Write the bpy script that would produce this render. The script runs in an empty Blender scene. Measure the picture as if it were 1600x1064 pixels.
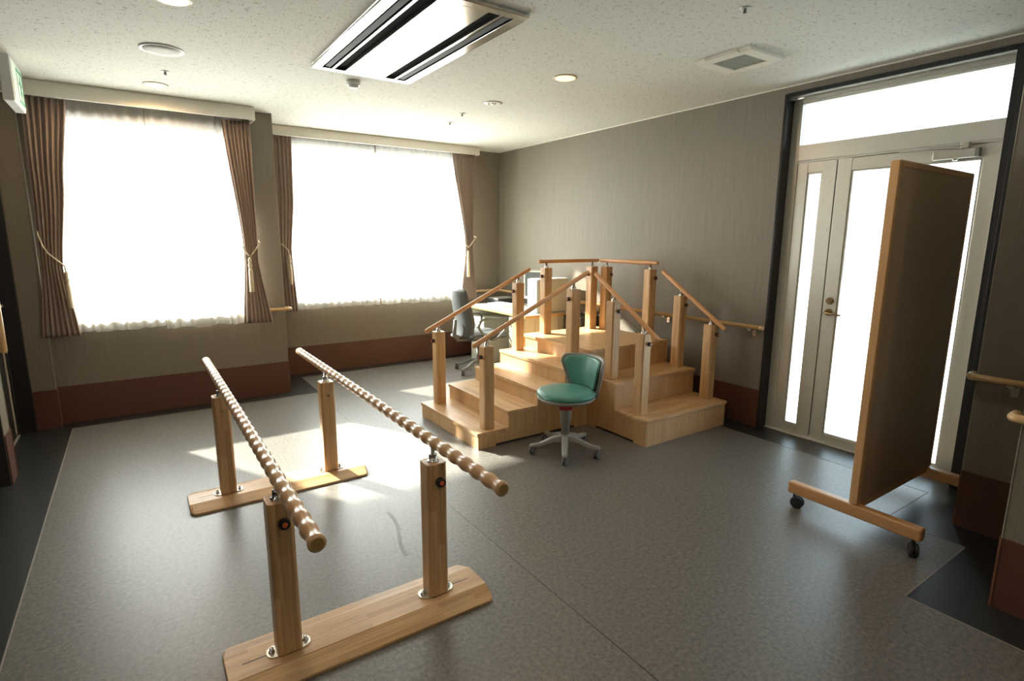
import bpy, bmesh, math, random
from mathutils import Vector, Matrix
random.seed(7)
S = bpy.context.scene
COL = S.collection

# ------------------------------------------------------------------ camera
cam = bpy.data.cameras.new('camera')
cam.sensor_width = 36.0
cam.lens = 19.4477
cam.clip_start = 0.05
cam.clip_end = 200
camo = bpy.data.objects.new('camera', cam)
COL.objects.link(camo)
r_ = Vector((0.8278171, -0.5609741, 0.0051785))
u_ = Vector((0.0973056, 0.1526704, 0.9834751))
f_ = Vector((0.5524946, 0.8136337, -0.1809691))
camo.matrix_world = Matrix(((r_.x, u_.x, -f_.x, 0), (r_.y, u_.y, -f_.y, 0), (r_.z, u_.z, -f_.z, 1.5), (0, 0, 0, 1)))
S.camera = camo

# ------------------------------------------------------------------ world, sun, daylight portals, exposure
SKY = 9.0
SUN = 80.0
w = bpy.data.worlds.new('world')
S.world = w
w.use_nodes = True
nt = w.node_tree
bg = nt.nodes['Background']
tc = nt.nodes.new('ShaderNodeTexCoord')
sx = nt.nodes.new('ShaderNodeSeparateXYZ')
rp = nt.nodes.new('ShaderNodeValToRGB')
mr = nt.nodes.new('ShaderNodeMapRange')
mr.inputs[1].default_value = -1; mr.inputs[2].default_value = 1
nt.links.new(tc.outputs['Generated'], sx.inputs[0])
nt.links.new(sx.outputs[2], mr.inputs[0])
nt.links.new(mr.outputs[0], rp.inputs[0])
nt.links.new(rp.outputs[0], bg.inputs[0])
e = rp.color_ramp.elements
e[0].position = 0.0; e[0].color = (0.95, 0.93, 0.86, 1)
e[1].position = 1.0; e[1].color = (0.80, 0.90, 1.0, 1)
k = rp.color_ramp.elements.new(0.47); k.color = (1.0, 0.98, 0.92, 1)
k = rp.color_ramp.elements.new(0.53); k.color = (0.90, 0.95, 1.0, 1)
# sunlit ground outside is brighter than the sky
ms = nt.nodes.new('ShaderNodeMapRange')
ms.inputs[1].default_value = -0.02; ms.inputs[2].default_value = 0.04
ms.inputs[3].default_value = SKY * 1.35; ms.inputs[4].default_value = SKY
nt.links.new(sx.outputs[2], ms.inputs[0]); nt.links.new(ms.outputs[0], bg.inputs[1])

sun = bpy.data.lights.new('sun', 'SUN')
sun.energy = SUN
sun.angle = math.radians(1.2)
sun.color = (1.0, 0.93, 0.82)
suno = bpy.data.objects.new('sun', sun)
COL.objects.link(suno)
suno.rotation_euler = Vector((0.75, -1.5, -1.0)).to_track_quat('-Z', 'Y').to_euler()
suno.location = (-4, 12, 8)

def portal(name, loc, rot, sx_, sy_):
    l = bpy.data.lights.new(name, 'AREA')
    l.shape = 'RECTANGLE'; l.size = sx_; l.size_y = sy_
    l.energy = 1
    l.cycles.is_portal = True
    o = bpy.data.objects.new(name, l); COL.objects.link(o)
    o.location = loc; o.rotation_euler = rot
portal('portal_window_left', (0.2, 5.80, 1.6), (math.radians(-90), 0, 0), 1.4, 1.7)
portal('portal_window_right', (2.38, 6.50, 1.6), (math.radians(-90), 0, 0), 2.2, 1.7)
portal('portal_door', (4.30, 1.76, 1.25), (0, math.radians(90), 0), 2.5, 1.3)

S.view_settings.view_transform = 'Standard'
S.view_settings.look = 'None'
S.view_settings.exposure = 0.14
S.view_settings.gamma = 1.0
S.view_settings.use_curve_mapping = False
S.cycles.max_bounces = 10
S.cycles.diffuse_bounces = 6
S.cycles.glossy_bounces = 4
S.cycles.transparent_max_bounces = 16
S.cycles.sample_clamp_indirect = 8
S.cycles.caustics_reflective = False
S.cycles.caustics_refractive = False
S.cycles.use_denoising = True

# ------------------------------------------------------------------ materials
def newmat(name):
    m = bpy.data.materials.new(name); m.use_nodes = True
    return m, m.node_tree, m.node_tree.nodes['Principled BSDF']
def N(nt, t, **kw):
    n = nt.nodes.new(t)
    for a, b in kw.items(): setattr(n, a, b)
    return n
def plain(name, c, rough=0.5, metal=0.0, spec=0.5, bump=0.0, bscale=200):
    m, nt, b = newmat(name)
    no = N(nt, 'ShaderNodeTexNoise'); no.inputs['Scale'].default_value = 40
    tcn = N(nt, 'ShaderNodeTexCoord')
    nt.links.new(tcn.outputs['Object'], no.inputs['Vector'])
    mx = N(nt, 'ShaderNodeMixRGB'); mx.inputs[1].default_value = (*[v*0.93 for v in c], 1); mx.inputs[2].default_value = (*[min(1, v*1.05) for v in c], 1)
    nt.links.new(no.outputs['Fac'], mx.inputs[0]); nt.links.new(mx.outputs[0], b.inputs['Base Color'])
    b.inputs['Roughness'].default_value = rough
    b.inputs['Metallic'].default_value = metal
    b.inputs['Specular IOR Level'].default_value = spec
    if bump:
        n2 = N(nt, 'ShaderNodeTexNoise'); n2.inputs['Scale'].default_value = bscale
        bp = N(nt, 'ShaderNodeBump'); bp.inputs['Strength'].default_value = bump; bp.inputs['Distance'].default_value = 0.002
        nt.links.new(tcn.outputs['Object'], n2.inputs['Vector'])
        nt.links.new(n2.outputs['Fac'], bp.inputs['Height']); nt.links.new(bp.outputs[0], b.inputs['Normal'])
    return m
def coords(nt, which='Object'):
    tcn = N(nt, 'ShaderNodeTexCoord'); sp = N(nt, 'ShaderNodeSeparateXYZ')
    nt.links.new(tcn.outputs[which], sp.inputs[0])
    return tcn, sp
def math_(nt, op, a, b=None):
    n = N(nt, 'ShaderNodeMath', operation=op)
    for i, v in enumerate((a, b)):
        if v is None: continue
        if isinstance(v, (int, float)): n.inputs[i].default_value = v
        else: nt.links.new(v, n.inputs[i])
    return n.outputs[0]
def wood(name, axis, c1, c2, strip=0.032, block=0.42, rough=0.38, grain=0.25):
    """laminated timber: strips along one axis, each block its own tone"""
    m, nt, b = newmat(name)
    tcn, sp = coords(nt)
    ax = 'XYZ'.index(axis)
    oth = [i for i in range(3) if i != ax]
    across = math_(nt, 'ADD', sp.outputs[oth[0]], math_(nt, 'MULTIPLY', sp.outputs[oth[1]], 1.0))
    cb = N(nt, 'ShaderNodeCombineXYZ')
    nt.links.new(sp.outputs[ax], cb.inputs[0]); nt.links.new(across, cb.inputs[1])
    br = N(nt, 'ShaderNodeTexBrick'); br.offset = 0.37; br.offset_frequency = 2
    br.inputs['Scale'].default_value = 1.0
    br.inputs['Brick Width'].default_value = block
    br.inputs['Row Height'].default_value = strip
    br.inputs['Mortar Size'].default_value = 0.0
    br.inputs['Color1'].default_value = (*c1, 1); br.inputs['Color2'].default_value = (*c2, 1)
    br.inputs['Bias'].default_value = 0.0
    nt.links.new(cb.outputs[0], br.inputs['Vector'])
    mp = N(nt, 'ShaderNodeMapping')
    sc = [130, 130, 130]; sc[ax] = 4
    mp.inputs['Scale'].default_value = sc
    nt.links.new(tcn.outputs['Object'], mp.inputs[0])
    no = N(nt, 'ShaderNodeTexNoise'); no.inputs['Scale'].default_value = 1; no.inputs['Detail'].default_value = 3
    nt.links.new(mp.outputs[0], no.inputs['Vector'])
    mx = N(nt, 'ShaderNodeMixRGB', blend_type='MULTIPLY'); mx.inputs[0].default_value = 1
    cr = N(nt, 'ShaderNodeMapRange'); cr.inputs[1].default_value = 0.3; cr.inputs[2].default_value = 0.7
    cr.inputs[3].default_value = 1 - grain; cr.inputs[4].default_value = 1 + grain * 0.4
    nt.links.new(no.outputs['Fac'], cr.inputs[0])
    nt.links.new(br.outputs['Color'], mx.inputs[1]); nt.links.new(cr.outputs[0], mx.inputs[2])
    nt.links.new(mx.outputs[0], b.inputs['Base Color'])
    b.inputs['Roughness'].default_value = rough
    return m
WC1 = (0.66, 0.425, 0.215); WC2 = (0.51, 0.305, 0.14)
M = {}
for a in 'XYZ':
    M['wood' + a] = wood('laminated_wood_' + a, a, WC1, WC2)
M['riserX'] = wood('veneer_riser', 'Z', (0.62, 0.40, 0.20), (0.57, 0.35, 0.17), strip=0.045, block=5, grain=0.18)
M['rail'] = wood('turned_wood_rail', 'Y', (0.58, 0.37, 0.20), (0.54, 0.33, 0.17), strip=0.2, block=4, rough=0.28, grain=0.15)
M['railX'] = wood('stair_rail_wood', 'X', (0.66, 0.35, 0.16), (0.62, 0.32, 0.145), strip=0.2, block=4, rough=0.35, grain=0.15)
M['endgrain'] = plain('end_grain', (0.33, 0.22, 0.07), 0.5)
M['wallrail'] = plain('beech_handrail', (0.55, 0.36, 0.17), 0.33)
M['boardwood'] = wood('partition_wood', 'Z', (0.64, 0.38, 0.18), (0.61, 0.36, 0.165), strip=0.3, block=5, rough=0.4, grain=0.12)
M['footwood'] = wood('partition_foot_wood', 'Y', (0.58, 0.32, 0.14), (0.56, 0.30, 0.13), strip=0.3, block=5, rough=0.35, grain=0.12)
M['boardpanel'] = plain('partition_panel', (0.42, 0.30, 0.18), 0.34, bump=0.1)
M['white'] = plain('white_paint', (0.78, 0.76, 0.68), 0.5)
M['plastic_white'] = plain('white_plastic', (0.72, 0.72, 0.68), 0.4)
M['vent'] = plain('vent_grey', (0.42, 0.43, 0.37), 0.6)
M['chrome'] = plain('brushed_steel', (0.62, 0.62, 0.60), 0.22, 1.0)
M['brightsteel'] = plain('bright_zinc', (0.75, 0.73, 0.68), 0.3, 1.0)
M['black'] = plain('black_plastic', (0.012, 0.012, 0.012), 0.35)
M['orange'] = plain('orange_cap', (0.85, 0.16, 0.05), 0.4)
M['red'] = plain('red_plastic', (0.55, 0.06, 0.07), 0.4)
M['darkframe'] = plain('dark_bronze_frame', (0.022, 0.022, 0.024), 0.35, 0.3)
M['darkdoor'] = plain('dark_door', (0.020, 0.018, 0.015), 0.45)
M['alu'] = plain('anodised_aluminium', (0.70, 0.69, 0.63), 0.36, 0.45)
M['green'] = plain('green_vinyl', (0.085, 0.275, 0.235), 0.36, bump=0.15, bscale=400)
M['greyplastic'] = plain('grey_plastic', (0.28, 0.275, 0.25), 0.45)
M['caster'] = plain('grey_caster', (0.10, 0.105, 0.11), 0.5)
M['chairgrey'] = plain('office_chair_fabric', (0.060, 0.068, 0.070), 0.6, bump=0.3)
M['chairframe'] = plain('office_chair_frame', (0.11, 0.12, 0.115), 0.5)
M['desk'] = plain('desk_laminate', (0.66, 0.66, 0.58), 0.4)
M['deskedge'] = plain('desk_edge', (0.50, 0.30, 0.12), 0.45)
M['beige'] = plain('beige_metal', (0.45, 0.43, 0.35), 0.45)
M['paper'] = plain('paper', (0.85, 0.86, 0.84), 0.7)
M['screen'] = plain('screen', (0.12, 0.14, 0.145), 0.6, 0.0, 0.15)
M['blueplastic'] = plain('pale_blue_plastic', (0.42, 0.55, 0.66), 0.35)
M['dado'] = plain('brown_dado', (0.095, 0.036, 0.021), 0.55, bump=0.1)
M['cord'] = plain('cream_cord', (0.62, 0.52, 0.36), 0.6)
M['rubber'] = plain('black_rubber', (0.015, 0.015, 0.016), 0.6)
M['brass'] = plain('aged_brass', (0.35, 0.25, 0.13), 0.3, 1.0)
M['seam'] = plain('seam_strip', (0.26, 0.23, 0.21), 0.5)
M['bead'] = plain('corner_guard', (0.34, 0.33, 0.26), 0.3)
M['signgreen'] = plain('sign_green', (0.03, 0.38, 0.20), 0.4)
M['guardbrown'] = plain('dado_corner_guard', (0.17, 0.075, 0.035), 0.4)

def wallpaper(name, c):
    m, nt, b = newmat(name)
    tcn, sp = coords(nt)
    h = math_(nt, 'ADD', sp.outputs[0], sp.outputs[1])
    cb = N(nt, 'ShaderNodeCombineXYZ')
    nt.links.new(math_(nt, 'MULTIPLY', h, 110.0), cb.inputs[0]); nt.links.new(math_(nt, 'MULTIPLY', sp.outputs[2], 2.2), cb.inputs[1])
    no = N(nt, 'ShaderNodeTexNoise'); no.inputs['Scale'].default_value = 1; no.inputs['Detail'].default_value = 2
    nt.links.new(cb.outputs[0], no.inputs['Vector'])
    n2 = N(nt, 'ShaderNodeTexNoise'); n2.inputs['Scale'].default_value = 300
    nt.links.new(tcn.outputs['Object'], n2.inputs['Vector'])
    s = math_(nt, 'ADD', math_(nt, 'MULTIPLY', no.outputs['Fac'], 0.42), math_(nt, 'MULTIPLY', n2.outputs['Fac'], 0.14))
    s = math_(nt, 'ADD', s, 0.72)
    mx = N(nt, 'ShaderNodeMixRGB', blend_type='MULTIPLY'); mx.inputs[0].default_value = 1
    mx.inputs[1].default_value = (*c, 1)
    nt.links.new(s, mx.inputs[2]); nt.links.new(mx.outputs[0], b.inputs['Base Color'])
    b.inputs['Roughness'].default_value = 0.55
    bp = N(nt, 'ShaderNodeBump'); bp.inputs['Strength'].default_value = 0.25; bp.inputs['Distance'].default_value = 0.001
    nt.links.new(n2.outputs['Fac'], bp.inputs['Height']); nt.links.new(bp.outputs[0], b.inputs['Normal'])
    return m
M['wall'] = wallpaper('grey_brown_wallpaper', (0.195, 0.168, 0.128))

def floor_mat(name, base, spread, rough):
    m, nt, b = newmat(name)
    tcn, sp = coords(nt)
    n1 = N(nt, 'ShaderNodeTexNoise'); n1.inputs['Scale'].default_value = 55; n1.inputs['Detail'].default_value = 8; n1.inputs['Roughness'].default_value = 0.75
    n2 = N(nt, 'ShaderNodeTexNoise'); n2.inputs['Scale'].default_value = 260; n2.inputs['Detail'].default_value = 2
    nt.links.new(tcn.outputs['Object'], n1.inputs['Vector']); nt.links.new(tcn.outputs['Object'], n2.inputs['Vector'])
    s = math_(nt, 'ADD', math_(nt, 'MULTIPLY', n1.outputs['Fac'], 0.7), math_(nt, 'MULTIPLY', n2.outputs['Fac'], 0.3))
    rp = N(nt, 'ShaderNodeValToRGB'); rp.color_ramp.elements[0].position = 0.35; rp.color_ramp.elements[1].position = 0.66
    rp.color_ramp.elements[0].color = (*[v*(1-spread) for v in base], 1); rp.color_ramp.elements[1].color = (*[v*(1+spread) for v in base], 1)
    nt.links.new(s, rp.inputs[0]); nt.links.new(rp.outputs[0], b.inputs['Base Color'])
    b.inputs['Roughness'].default_value = rough
    b.inputs['Specular IOR Level'].default_value = 0.62
    bp = N(nt, 'ShaderNodeBump'); bp.inputs['Strength'].default_value = 0.15; bp.inputs['Distance'].default_value = 0.001
    nt.links.new(n2.outputs['Fac'], bp.inputs['Height']); nt.links.new(bp.outputs[0], b.inputs['Normal'])
    return m
M['floor'] = floor_mat('grey_mottled_vinyl', (0.140, 0.131, 0.118), 0.65, 0.37)
M['floordark'] = floor_mat('charcoal_vinyl', (0.018, 0.020, 0.020), 0.5, 0.33)

def ceiling_mat():
    m, nt, b = newmat('rockwool_ceiling_board')
    tcn, sp = coords(nt)
    vo = N(nt, 'ShaderNodeTexVoronoi'); vo.inputs['Scale'].default_value = 72
    mp = N(nt, 'ShaderNodeMapping'); mp.inputs['Scale'].default_value = (1.4, 0.8, 1)
    nt.links.new(tcn.outputs['Object'], mp.inputs[0]); nt.links.new(mp.outputs[0], vo.inputs['Vector'])
    n1 = N(nt, 'ShaderNodeTexNoise'); n1.inputs['Scale'].default_value = 30
    nt.links.new(tcn.outputs['Object'], n1.inputs['Vector'])
    d = math_(nt, 'LESS_THAN', vo.outputs['Distance'], math_(nt, 'MULTIPLY', math_(nt, 'SUBTRACT', n1.outputs['Fac'], 0.33), 1.15))
    # board joints: 0.455 across, 0.91 along, thin grooves
    def joint(o, per, off):
        v = math_(nt, 'ADD', math_(nt, 'MULTIPLY', math_(nt, 'ADD', o, off), 1 / per), 100.0)
        fr = math_(nt, 'FRACT', v)
        return math_(nt, 'LESS_THAN', math_(nt, 'MULTIPLY', fr, per), 0.003)
    jx = joint(sp.outputs[0], 0.455, 0.0)
    row = math_(nt, 'FLOOR', math_(nt, 'MULTIPLY', sp.outputs[0], 1 / 0.455))
    sh = math_(nt, 'MULTIPLY', row, 0.455)
    jy = joint(math_(nt, 'ADD', sp.outputs[1], sh), 0.91, 0.1)
    j = math_(nt, 'MAXIMUM', jx, jy)
    mx = N(nt, 'ShaderNodeMixRGB'); mx.inputs[1].default_value = (0.70, 0.70, 0.65, 1); mx.inputs[2].default_value = (0.33, 0.31, 0.26, 1)
    nt.links.new(math_(nt, 'MULTIPLY', d, 0.8), mx.inputs[0])
    m2 = N(nt, 'ShaderNodeMixRGB'); m2.inputs[2].default_value = (0.42, 0.41, 0.36, 1)
    nt.links.new(math_(nt, 'MULTIPLY', j, 0.28), m2.inputs[0]); nt.links.new(mx.outputs[0], m2.inputs[1])
    nt.links.new(m2.outputs[0], b.inputs['Base Color'])
    b.inputs['Roughness'].default_value = 0.9
    b.inputs['Specular IOR Level'].default_value = 0.1
    return m
M['ceiling'] = ceiling_mat()

def drape_mat():
    m, nt, b = newmat('striped_drape')
    tcn = N(nt, 'ShaderNodeTexCoord'); sp = N(nt, 'ShaderNodeSeparateXYZ')
    nt.links.new(tcn.outputs['UV'], sp.inputs[0])
    cb = N(nt, 'ShaderNodeCombineXYZ'); nt.links.new(math_(nt, 'MULTIPLY', sp.outputs[0], 42.0), cb.inputs[0])
    no = N(nt, 'ShaderNodeTexNoise'); no.inputs['Scale'].default_value = 1; no.inputs['Detail'].default_value = 1
    nt.links.new(cb.outputs[0], no.inputs['Vector'])
    rp = N(nt, 'ShaderNodeValToRGB')
    rp.color_ramp.elements[0].position = 0.40; rp.color_ramp.elements[0].color = (0.42, 0.29, 0.235, 1)
    rp.color_ramp.elements[1].position = 0.60; rp.color_ramp.elements[1].color = (0.29, 0.262, 0.228, 1)
    nt.links.new(no.outputs['Fac'], rp.inputs[0])
    nt.links.new(rp.outputs[0], b.inputs['Base Color'])
    b.inputs['Roughness'].default_value = 0.75
    tr = N(nt, 'ShaderNodeBsdfTranslucent'); nt.links.new(rp.outputs[0], tr.inputs[0])
    mx = N(nt, 'ShaderNodeMixShader'); mx.inputs[0].default_value = 0.16
    nt.links.new(b.outputs[0], mx.inputs[1]); nt.links.new(tr.outputs[0], mx.inputs[2])
    nt.links.new(mx.outputs[0], nt.nodes['Material Output'].inputs[0])
    return m
M['drape'] = drape_mat()
def sheer_mat():
    m, nt, b = newmat('sheer_voile')
    out = nt.nodes['Material Output']
    tp = N(nt, 'ShaderNodeBsdfTransparent'); tp.inputs[0].default_value = (0.97, 0.97, 0.97, 1)
    tl = N(nt, 'ShaderNodeBsdfTranslucent'); tl.inputs[0].default_value = (0.88, 0.91, 0.92, 1)
    df = N(nt, 'ShaderNodeBsdfDiffuse'); df.inputs[0].default_value = (0.86, 0.86, 0.83, 1)
    tcn = N(nt, 'ShaderNodeTexCoord')
    no = N(nt, 'ShaderNodeTexNoise'); no.inputs['Scale'].default_value = 60
    nt.links.new(tcn.outputs['Object'], no.inputs['Vector'])
    fac = N(nt, 'ShaderNodeMapRange'); fac.inputs[3].default_value = 0.56; fac.inputs[4].default_value = 0.66
    nt.links.new(no.outputs['Fac'], fac.inputs[0])
    m1 = N(nt, 'ShaderNodeMixShader'); m1.inputs[0].default_value = 0.5
    nt.links.new(tl.outputs[0], m1.inputs[1]); nt.links.new(df.outputs[0], m1.inputs[2])
    m2 = N(nt, 'ShaderNodeMixShader'); nt.links.new(fac.outputs[0], m2.inputs[0])
    nt.links.new(tp.outputs[0], m2.inputs[1]); nt.links.new(m1.outputs[0], m2.inputs[2])
    nt.links.new(m2.outputs[0], out.inputs[0])
    return m
M['sheer'] = sheer_mat()
def glass_mat(name, tint):
    m, nt, b = newmat(name)
    out = nt.nodes['Material Output']
    tp = N(nt, 'ShaderNodeBsdfTransparent'); tp.inputs[0].default_value = (*tint, 1)
    gl = N(nt, 'ShaderNodeBsdfGlossy'); gl.inputs['Roughness'].default_value = 0.02
    lw = N(nt, 'ShaderNodeLayerWeight'); lw.inputs[0].default_value = 0.15
    mx = N(nt, 'ShaderNodeMixShader'); nt.links.new(lw.outputs['Fresnel'], mx.inputs[0])
    nt.links.new(tp.outputs[0], mx.inputs[1]); nt.links.new(gl.outputs[0], mx.inputs[2])
    nt.links.new(mx.outputs[0], out.inputs[0])
    return m
M['glass'] = glass_mat('clear_glass', (0.96, 0.98, 0.97))
M['doorglass'] = glass_mat('frosted_door_glass', (0.55, 0.60, 0.61))
def emis(name, c, s):
    m, nt, b = newmat(name)
    b.inputs['Emission Color'].default_value = (*c, 1); b.inputs['Emission Strength'].default_value = s
    b.inputs['Base Color'].default_value = (*c, 1)
    return m
M['lamp'] = emis('lamp_glow', (1.0, 0.88, 0.68), 30)
M['speakercover'] = plain('speaker_cloth', (0.56, 0.56, 0.53), 0.7)
M['lamptrim'] = plain('lamp_trim', (0.50, 0.42, 0.33), 0.4)
M['slotshade'] = plain('slot_shade', (0.006, 0.006, 0.006), 0.9, 0.0, 0.05)
M['lamphalo'] = emis('lamp_halo_glow', (1.0, 0.55, 0.22), 3.0)  # warm halo round the lamp, put in as a ring's own emission
M['signlit'] = emis('sign_panel', (0.72, 0.80, 0.72), 0.12)

# ------------------------------------------------------------------ mesh helpers
class MB:
    def __init__(s): s.bm = bmesh.new(); s.mats = []; s.cur = 0
    def m(s, mat):
        if mat not in s.mats: s.mats.append(mat)
        s.cur = s.mats.index(mat); return s
    def face(s, vs, smooth=False):
        try: f = s.bm.faces.new(vs)
        except ValueError: return None
        f.material_index = s.cur; f.smooth = smooth; return f
    def box(s, x0, x1, y0, y1, z0, z1):
        v = [s.bm.verts.new(p) for p in ((x0,y0,z0),(x1,y0,z0),(x1,y1,z0),(x0,y1,z0),(x0,y0,z1),(x1,y0,z1),(x1,y1,z1),(x0,y1,z1))]
        for q in ((3,2,1,0),(4,5,6,7),(0,1,5,4),(1,2,6,5),(2,3,7,6),(3,0,4,7)): s.face([v[i] for i in q])
        return s
    def prism(s, pts, axis, a0, a1):
        """pts: outline in the two other axes (in xyz order), extruded along axis a0..a1"""
        def mk(p, a):
            c = list(p); c.insert('xyz'.index(axis), a); return c
        A = [s.bm.verts.new(mk(p, a0)) for p in pts]; B = [s.bm.verts.new(mk(p, a1)) for p in pts]
        n = len(pts)
        s.face(A[::-1]); s.face(B)
        for i in range(n): s.face([A[i], A[(i+1) % n], B[(i+1) % n], B[i]])
        return s
    def cyl(s, p0, p1, r0, r1=None, n=20, caps=True, smooth=True):
        return s.tube([p0, p1], [r0, r0 if r1 is None else r1], n, caps, smooth)
    def tube(s, pts, rad, n=16, caps=True, smooth=True, capmat=None):
        pts = [Vector(p) for p in pts]
        if isinstance(rad, (int, float)): rad = [rad] * len(pts)
        rings = []
        T0 = (pts[1] - pts[0]).normalized()
        up = Vector((0, 0, 1)) if abs(T0.z) < 0.9 else Vector((1, 0, 0))
        nrm = T0.cross(up).normalized()
        for i, p in enumerate(pts):
            if i == 0: t = pts[1] - pts[0]
            elif i == len(pts) - 1: t = pts[-1] - pts[-2]
            else: t = (pts[i+1] - pts[i]).normalized() + (pts[i] - pts[i-1]).normalized()
            t.normalize()
            nrm = (nrm - t * nrm.dot(t)).normalized()
            bn = t.cross(nrm)
            rings.append([s.bm.verts.new(p + (nrm * math.cos(a) + bn * math.sin(a)) * rad[i]) for a in [2*math.pi*k/n for k in range(n)]])
        for a, b in zip(rings, rings[1:]):
            for k in range(n): s.face([a[k], a[(k+1) % n], b[(k+1) % n], b[k]], smooth)
        if caps:
            if capmat is not None: s.m(capmat)
            s.face(rings[0][::-1]); s.face(rings[-1])
        return s
    def lathe(s, prof, c=(0,0,0), n=32, smooth=True, axis='z'):
        rings = []
        for r, z in prof:
            ring = []
            for k in range(n):
                a = 2*math.pi*k/n
                p = (r*math.cos(a), r*math.sin(a), z)
                if axis == 'y': p = (p[0], p[2], p[1])
                if axis == 'x': p = (p[2], p[0], p[1])
                ring.append(s.bm.verts.new((c[0]+p[0], c[1]+p[1], c[2]+p[2])))
            rings.append(ring)
        for a, b in zip(rings, rings[1:]):
            for k in range(n): s.face([a[k], a[(k+1) % n], b[(k+1) % n], b[k]], smooth)
        s.face(rings[0][::-1]); s.face(rings[-1])
        return s
    def build(s, name, parent=None, bevel=0.0, loc=(0,0,0), rotz=0.0, seg=2, fixn=True):
        bmesh.ops.remove_doubles(s.bm, verts=s.bm.verts, dist=1e-6)
        if fixn: bmesh.ops.recalc_face_normals(s.bm, faces=s.bm.faces)
        me = bpy.data.meshes.new(name); s.bm.to_mesh(me); s.bm.free()
        for mt in s.mats: me.materials.append(M[mt])
        o = bpy.data.objects.new(name, me); COL.objects.link(o)
        o.location = loc; o.rotation_euler = (0, 0, rotz)
        if parent: o.parent = parent
        if bevel:
            md = o.modifiers.new('bevel', 'BEVEL'); md.width = bevel; md.segments = seg; md.limit_method = 'ANGLE'; md.angle_limit = math.radians(40)
        return o
def mb(mat): return MB().m(mat)
def tag(o, label, cat, group=None):
    o['label'] = label; o['category'] = cat
    if group: o['group'] = group
    return o
def thing(name, label, cat, loc=(0,0,0), rotz=0.0, group=None):
    o = bpy.data.objects.new(name, None); COL.objects.link(o)
    o.location = loc; o.rotation_euler = (0, 0, rotz); o.empty_display_size = 0.1
    return tag(o, label, cat, group)
def struct(o):
    o['kind'] = 'structure'; return o
def copy_tree(o, parent=None):
    c = o.copy(); COL.objects.link(c); c.parent = parent
    for ch in list(o.children): copy_tree(ch, c)
    return c

CH = 2.60      # ceiling height
# ------------------------------------------------------------------ floor and ceiling
fl = mb('floor')
gx0 = -0.528
G = [(gx0, -4), (2.60, -4), (2.60, 0.818), (3.288, 0.818), (3.288, 1.175), (3.85, 1.175), (3.85, 6.13), (1.40, 6.13), (1.40, 5.42), (gx0, 5.42)]
def poly(mbx, pts, z): mbx.face([mbx.bm.verts.new((x, y, z)) for x, y in pts])
poly(fl, G, 0.0)
fl.m('floordark')
for pts in ([(-5, -4), (gx0, -4), (gx0, 5.42), (gx0, 6.6), (-5, 6.6)],
            [(gx0, 5.42), (1.40, 5.42), (1.40, 6.13), (1.40, 6.6), (gx0, 6.6)],
            [(1.40, 6.13), (3.85, 6.13), (3.85, 6.6), (1.40, 6.6)],
            [(3.85, 1.175), (4.20, 1.175), (4.20, 6.6), (3.85, 6.6), (3.85, 6.13)],
            [(3.288, 0.818), (4.20, 0.818), (4.20, 1.175), (3.85, 1.175), (3.288, 1.175)],
            [(2.60, -4), (4.20, -4), (4.20, 0.818), (3.288, 0.818), (2.60, 0.818)]):
    poly(fl, pts, 0.0)
# slab body below, so the floor has a real thickness
fl.m('floordark').box(-5, 4.20, -4, 6.6, -0.15, -0.002)
o = struct(fl.build('floor', fixn=False))
st = mb('seam')
def strip(mbx, a, b, wd, z0=0.0, z1=0.0012):
    a = Vector(a); b = Vector(b); d = (b - a).normalized(); n = Vector((-d.y, d.x)) * wd / 2
    P = [a - n, b - n, b + n, a + n]
    mbx.prism([(p.x, p.y) for p in P], 'z', z0, z1)
for a, b in zip(G, G[1:] + G[:1]): strip(st, a, b, 0.006)
struct(st.build('trim_1'))
# faint joint between two sheets of vinyl
st = mb('floordark'); strip(st, (1.36, -3.9), (1.36, 5.42), 0.003, 0.0, 0.0008)
struct(st.build('trim_2'))

# a faint curved scuff left on the vinyl between the bars
M['scuff'] = plain('scuff_mark', (0.105, 0.100, 0.092), 0.45)
st = mb('scuff'); pts_ = [(1.036, 2.748), (1.035, 2.662), (1.021, 2.574), (0.989, 2.472), (0.965, 2.401), (0.953, 2.333), (0.951, 2.288)]
for a, b in zip(pts_, pts_[1:]): strip(st, a, b, 0.020, 0.0, 0.0006)
struct(st.build('trim_11'))

struct(mb('ceiling').box(-5, 4.6, -4, 6.6, CH, CH + 0.1).build('ceiling'))

# ------------------------------------------------------------------ walls
def wallbox(name, boxes, mat='wall'):
    q = mb(mat)
    for b in boxes: q.box(*b)
    return struct(q.build(name))
XR = 4.07
# window wall, left part (projecting bay) with opening
W1 = (-0.52, 0.90); W2 = (1.36, 3.50); WZ = (0.82, 2.40); WT2 = 2.46
wallbox('wall_back_left', [(-0.86, W1[0], 5.60, 5.74, 0, CH), (W1[1], 1.157, 5.60, 5.74, 0, CH), (W1[0], W1[1], 5.60, 5.74, 0, WZ[0]), (W1[0], W1[1], 5.60, 5.74, WZ[1], CH),
                           (1.017, 1.157, 5.74, 6.30, 0, CH), (-0.75, -0.605, 5.52, 5.60, 0, CH)])
wallbox('wall_back_right', [(1.017, W2[0], 6.30, 6.44, 0, CH), (W2[1], 4.21, 6.30, 6.44, 0, CH), (W2[0], W2[1], 6.30, 6.44, 0, WZ[0]), (W2[0], W2[1], 6.30, 6.44, WT2, CH)])
wallbox('wall_right', [(XR, 4.21, 2.43, 6.30, 0, CH), (XR, 4.21, 0.90, 1.13, 0, CH), (XR, 4.21, 1.13, 2.43, 2.535, CH)])
wallbox('wall_right_recess', [(3.52, 4.21, 0.594, 0.94, 0, CH)])
wallbox('wall_right_pier', [(2.83, 4.21, -4, 0.594, 0, CH)])
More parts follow.
